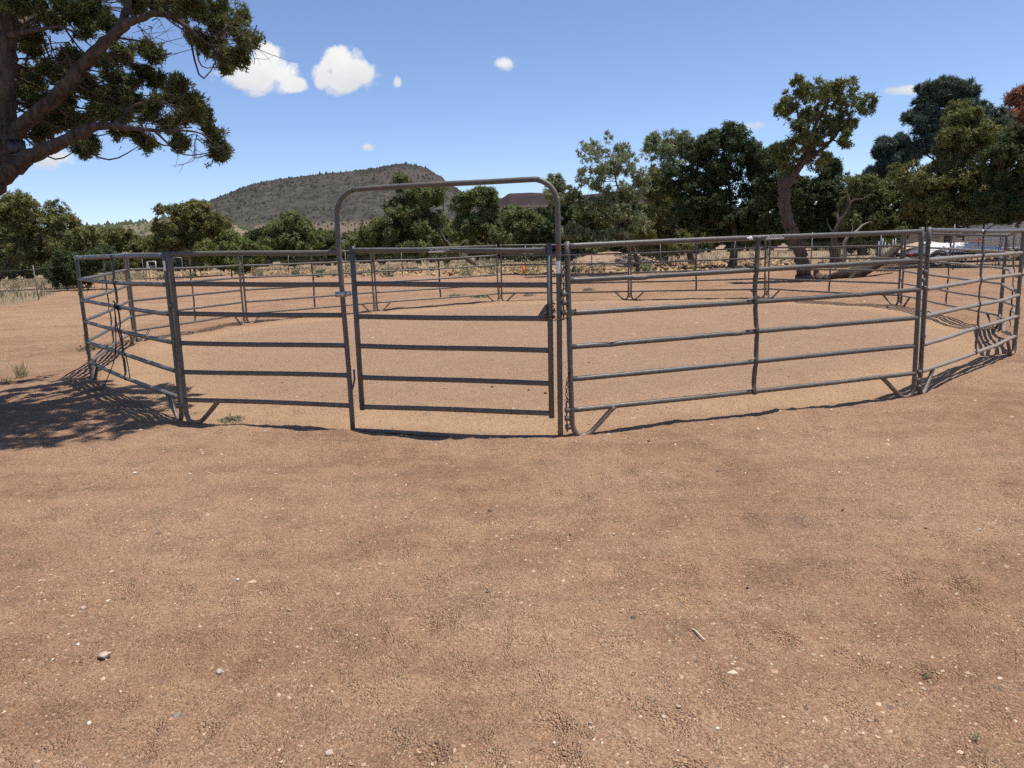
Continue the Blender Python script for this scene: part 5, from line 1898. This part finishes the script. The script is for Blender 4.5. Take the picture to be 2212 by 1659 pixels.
col = np.array([[.45, .31, .155]]) * gw.uniform(.55, 1.15, (n, 1))
ch = mesh_obj('wood_chips', V, np.arange(n * 4).reshape(-1, 4), M_DRY, None, False, np.repeat(col, 4, 0))
tag(ch, 'straw yellow wood chips spread behind the back fence', None, None, 'stuff')


# ------------------------------------------------------------------ loose stones that stand out on the dirt
def stone(px, py, w, col, label, flat=.6, name='stone'):
    P = on_ground(px, py)
    g = np.random.default_rng(int(px * 7 + py))
    s = w * np.linalg.norm(P - [0, 0, EYE]) / FPX / 2
    n1, n2 = 9, 6
    V = [(0, 0, 1.0)]
    for k in range(1, n2):
        th = math.pi * k / n2
        for q in range(n1):
            a = 2 * math.pi * q / n1 + k * .3
            V.append((math.sin(th) * math.cos(a), math.sin(th) * math.sin(a), math.cos(th)))
    V.append((0, 0, -1.0))
    V = np.array(V)
    for _ in range(7):                                               # chop flats off a ball
        d = g.normal(size=3)
        d /= np.linalg.norm(d)
        lim = g.uniform(.45, .8)
        p = V @ d
        V = V - np.outer(np.maximum(0, p - lim), d)
    V *= np.array([1.05, g.uniform(.7, .95), flat]) * s * g.uniform(.94, 1.06, (len(V), 1))
    Q = [(1 + (k - 1) * n1 + q, 1 + k * n1 + q, 1 + k * n1 + (q + 1) % n1, 1 + (k - 1) * n1 + (q + 1) % n1) for k in range(1, n2 - 1) for q in range(n1)]
    T = [(0, 1 + q, 1 + (q + 1) % n1) for q in range(n1)] + [(len(V) - 1, 1 + (n2 - 2) * n1 + (q + 1) % n1, 1 + (n2 - 2) * n1 + q) for q in range(n1)]
    tint = np.array(col) * g.uniform(.85, 1.1, (len(V), 1))
    o = mesh_obj(name, V, [np.array(Q), np.array(T)], M_STONE, None, False, tint)
    o.location = (P[0], P[1], P[2] + s * flat * .55)
    o.rotation_euler = (g.normal() * .15, g.normal() * .15, g.uniform(0, 6.28))
    tag(o, label, 'stone', 'stones lying on the bare dirt')


TANP, GREYP, DARKP, WHITEP, PINKP = (.48, .37, .27), (.30, .28, .25), (.075, .06, .05), (.66, .60, .52), (.46, .33, .26)
stone(228, 1426, 27, (.46, .36, .28), 'biggest pale blocky stone at the lower left', .62)
for a in [(115, 1438, 10, WHITEP, 'small white stone just left of the biggest pale stone'), (170, 1396, 9, WHITEP, 'white chip above the biggest pale stone'), (473, 1451, 15, (.42, .35, .31), 'flat pinkish grey stone at the lower left, right of the biggest stone'),
          (383, 1555, 26, (.23, .215, .175), 'flat slate grey chip near the bottom left', .18), (195, 1575, 11, WHITEP, 'white pebble near the bottom left corner'), (234, 1299, 10, WHITEP, 'thin white chip at the left of the foreground', .3),
          (181, 1317, 14, PINKP, 'pink flat pebble at the left of the foreground', .4), (514, 1256, 8, WHITEP, 'lone white pebble left of centre in the foreground'), (1059, 1097, 11, (.16, .11, .08), 'dark brown pebble straight below the gate'),
          (1115, 1137, 8, PINKP, 'reddish pebble below the gate, lower right of the dark brown one'), (1106, 1160, 8, (.34, .25, .19), 'brown pebble below the reddish one under the gate'), (1231, 1161, 9, DARKP, 'nearly black pebble below the panel foot right of the gate'),
          (1325, 1155, 9, TANP, 'tan pebble right of the nearly black one'), (1135, 1214, 9, TANP, 'tan pebble in the pair at the centre of the foreground'), (1165, 1217, 12, (.36, .26, .2), 'wider brown pebble in the pair at the centre of the foreground', .4),
          (1054, 1285, 15, (.14, .105, .085), 'flat dark stone at the centre of the foreground', .4), (1401, 956, 9, DARKP, 'dark pebble in front of the panel right of the gate'), (1367, 1336, 15, (.10, .08, .065), 'dark flattened clod right of the centre foreground', .45),
          (1548, 1580, 11, WHITEP, 'white pebble at the bottom right of centre'), (1198, 1602, 8, WHITEP, 'white speck of stone at the bottom centre'), (712, 1630, 18, PINKP, 'pink stone at the very bottom left of centre', .4),
          (625, 1320, 10, (.40, .31, .25), 'brownish pebble left of the foreground centre'), (1820, 1106, 9, DARKP, 'dark pebble right of the foreground below the right panel'), (2117, 1140, 8, WHITEP, 'white pebble at the right edge of the foreground'),
          (1465, 1532, 12, PINKP, 'pink pebble right of the bottom centre'), (1275, 1565, 10, (.42, .36, .3), 'grey pebble at the bottom centre right'), (1178, 820 + 30, 9, (.12, .08, .06), 'dark clod inside the pen behind the gate'),
          (1430, 1295, 9, TANP, 'tan pebble above the dark flattened clod'), (290, 1020, 9, WHITEP, 'white pebble below the left corner post'), (780, 1172, 8, (.44, .20, .15), 'red brick coloured pebble left of the foreground centre'), (2000, 1140, 8, (.36, .26, .2), 'brown pebble below the right corner post'),
          (1615, 1265, 8, DARKP, 'dark pebble upper right of the thin stick')]:
    stone(a[0], a[1], a[2], a[3], a[4], a[5] if len(a) > 5 else .6)
P = on_ground(1508, 1372)
mb = MB()
mb.tube(catmull(np.array([(-.014, .045, .006), (-.004, .01, .012), (.004, -.02, .010), (.016, -.05, .005)]), 4), .0035, 6)
o = mb.build('stick', mat_plain('bleached stick', (.52, .43, .33), .9, 0, .2, 60))
o.location = tuple(P)
tag(o, 'short bleached stick lying right of centre on the dirt', 'stick')
bpy.context.view_layer.update()
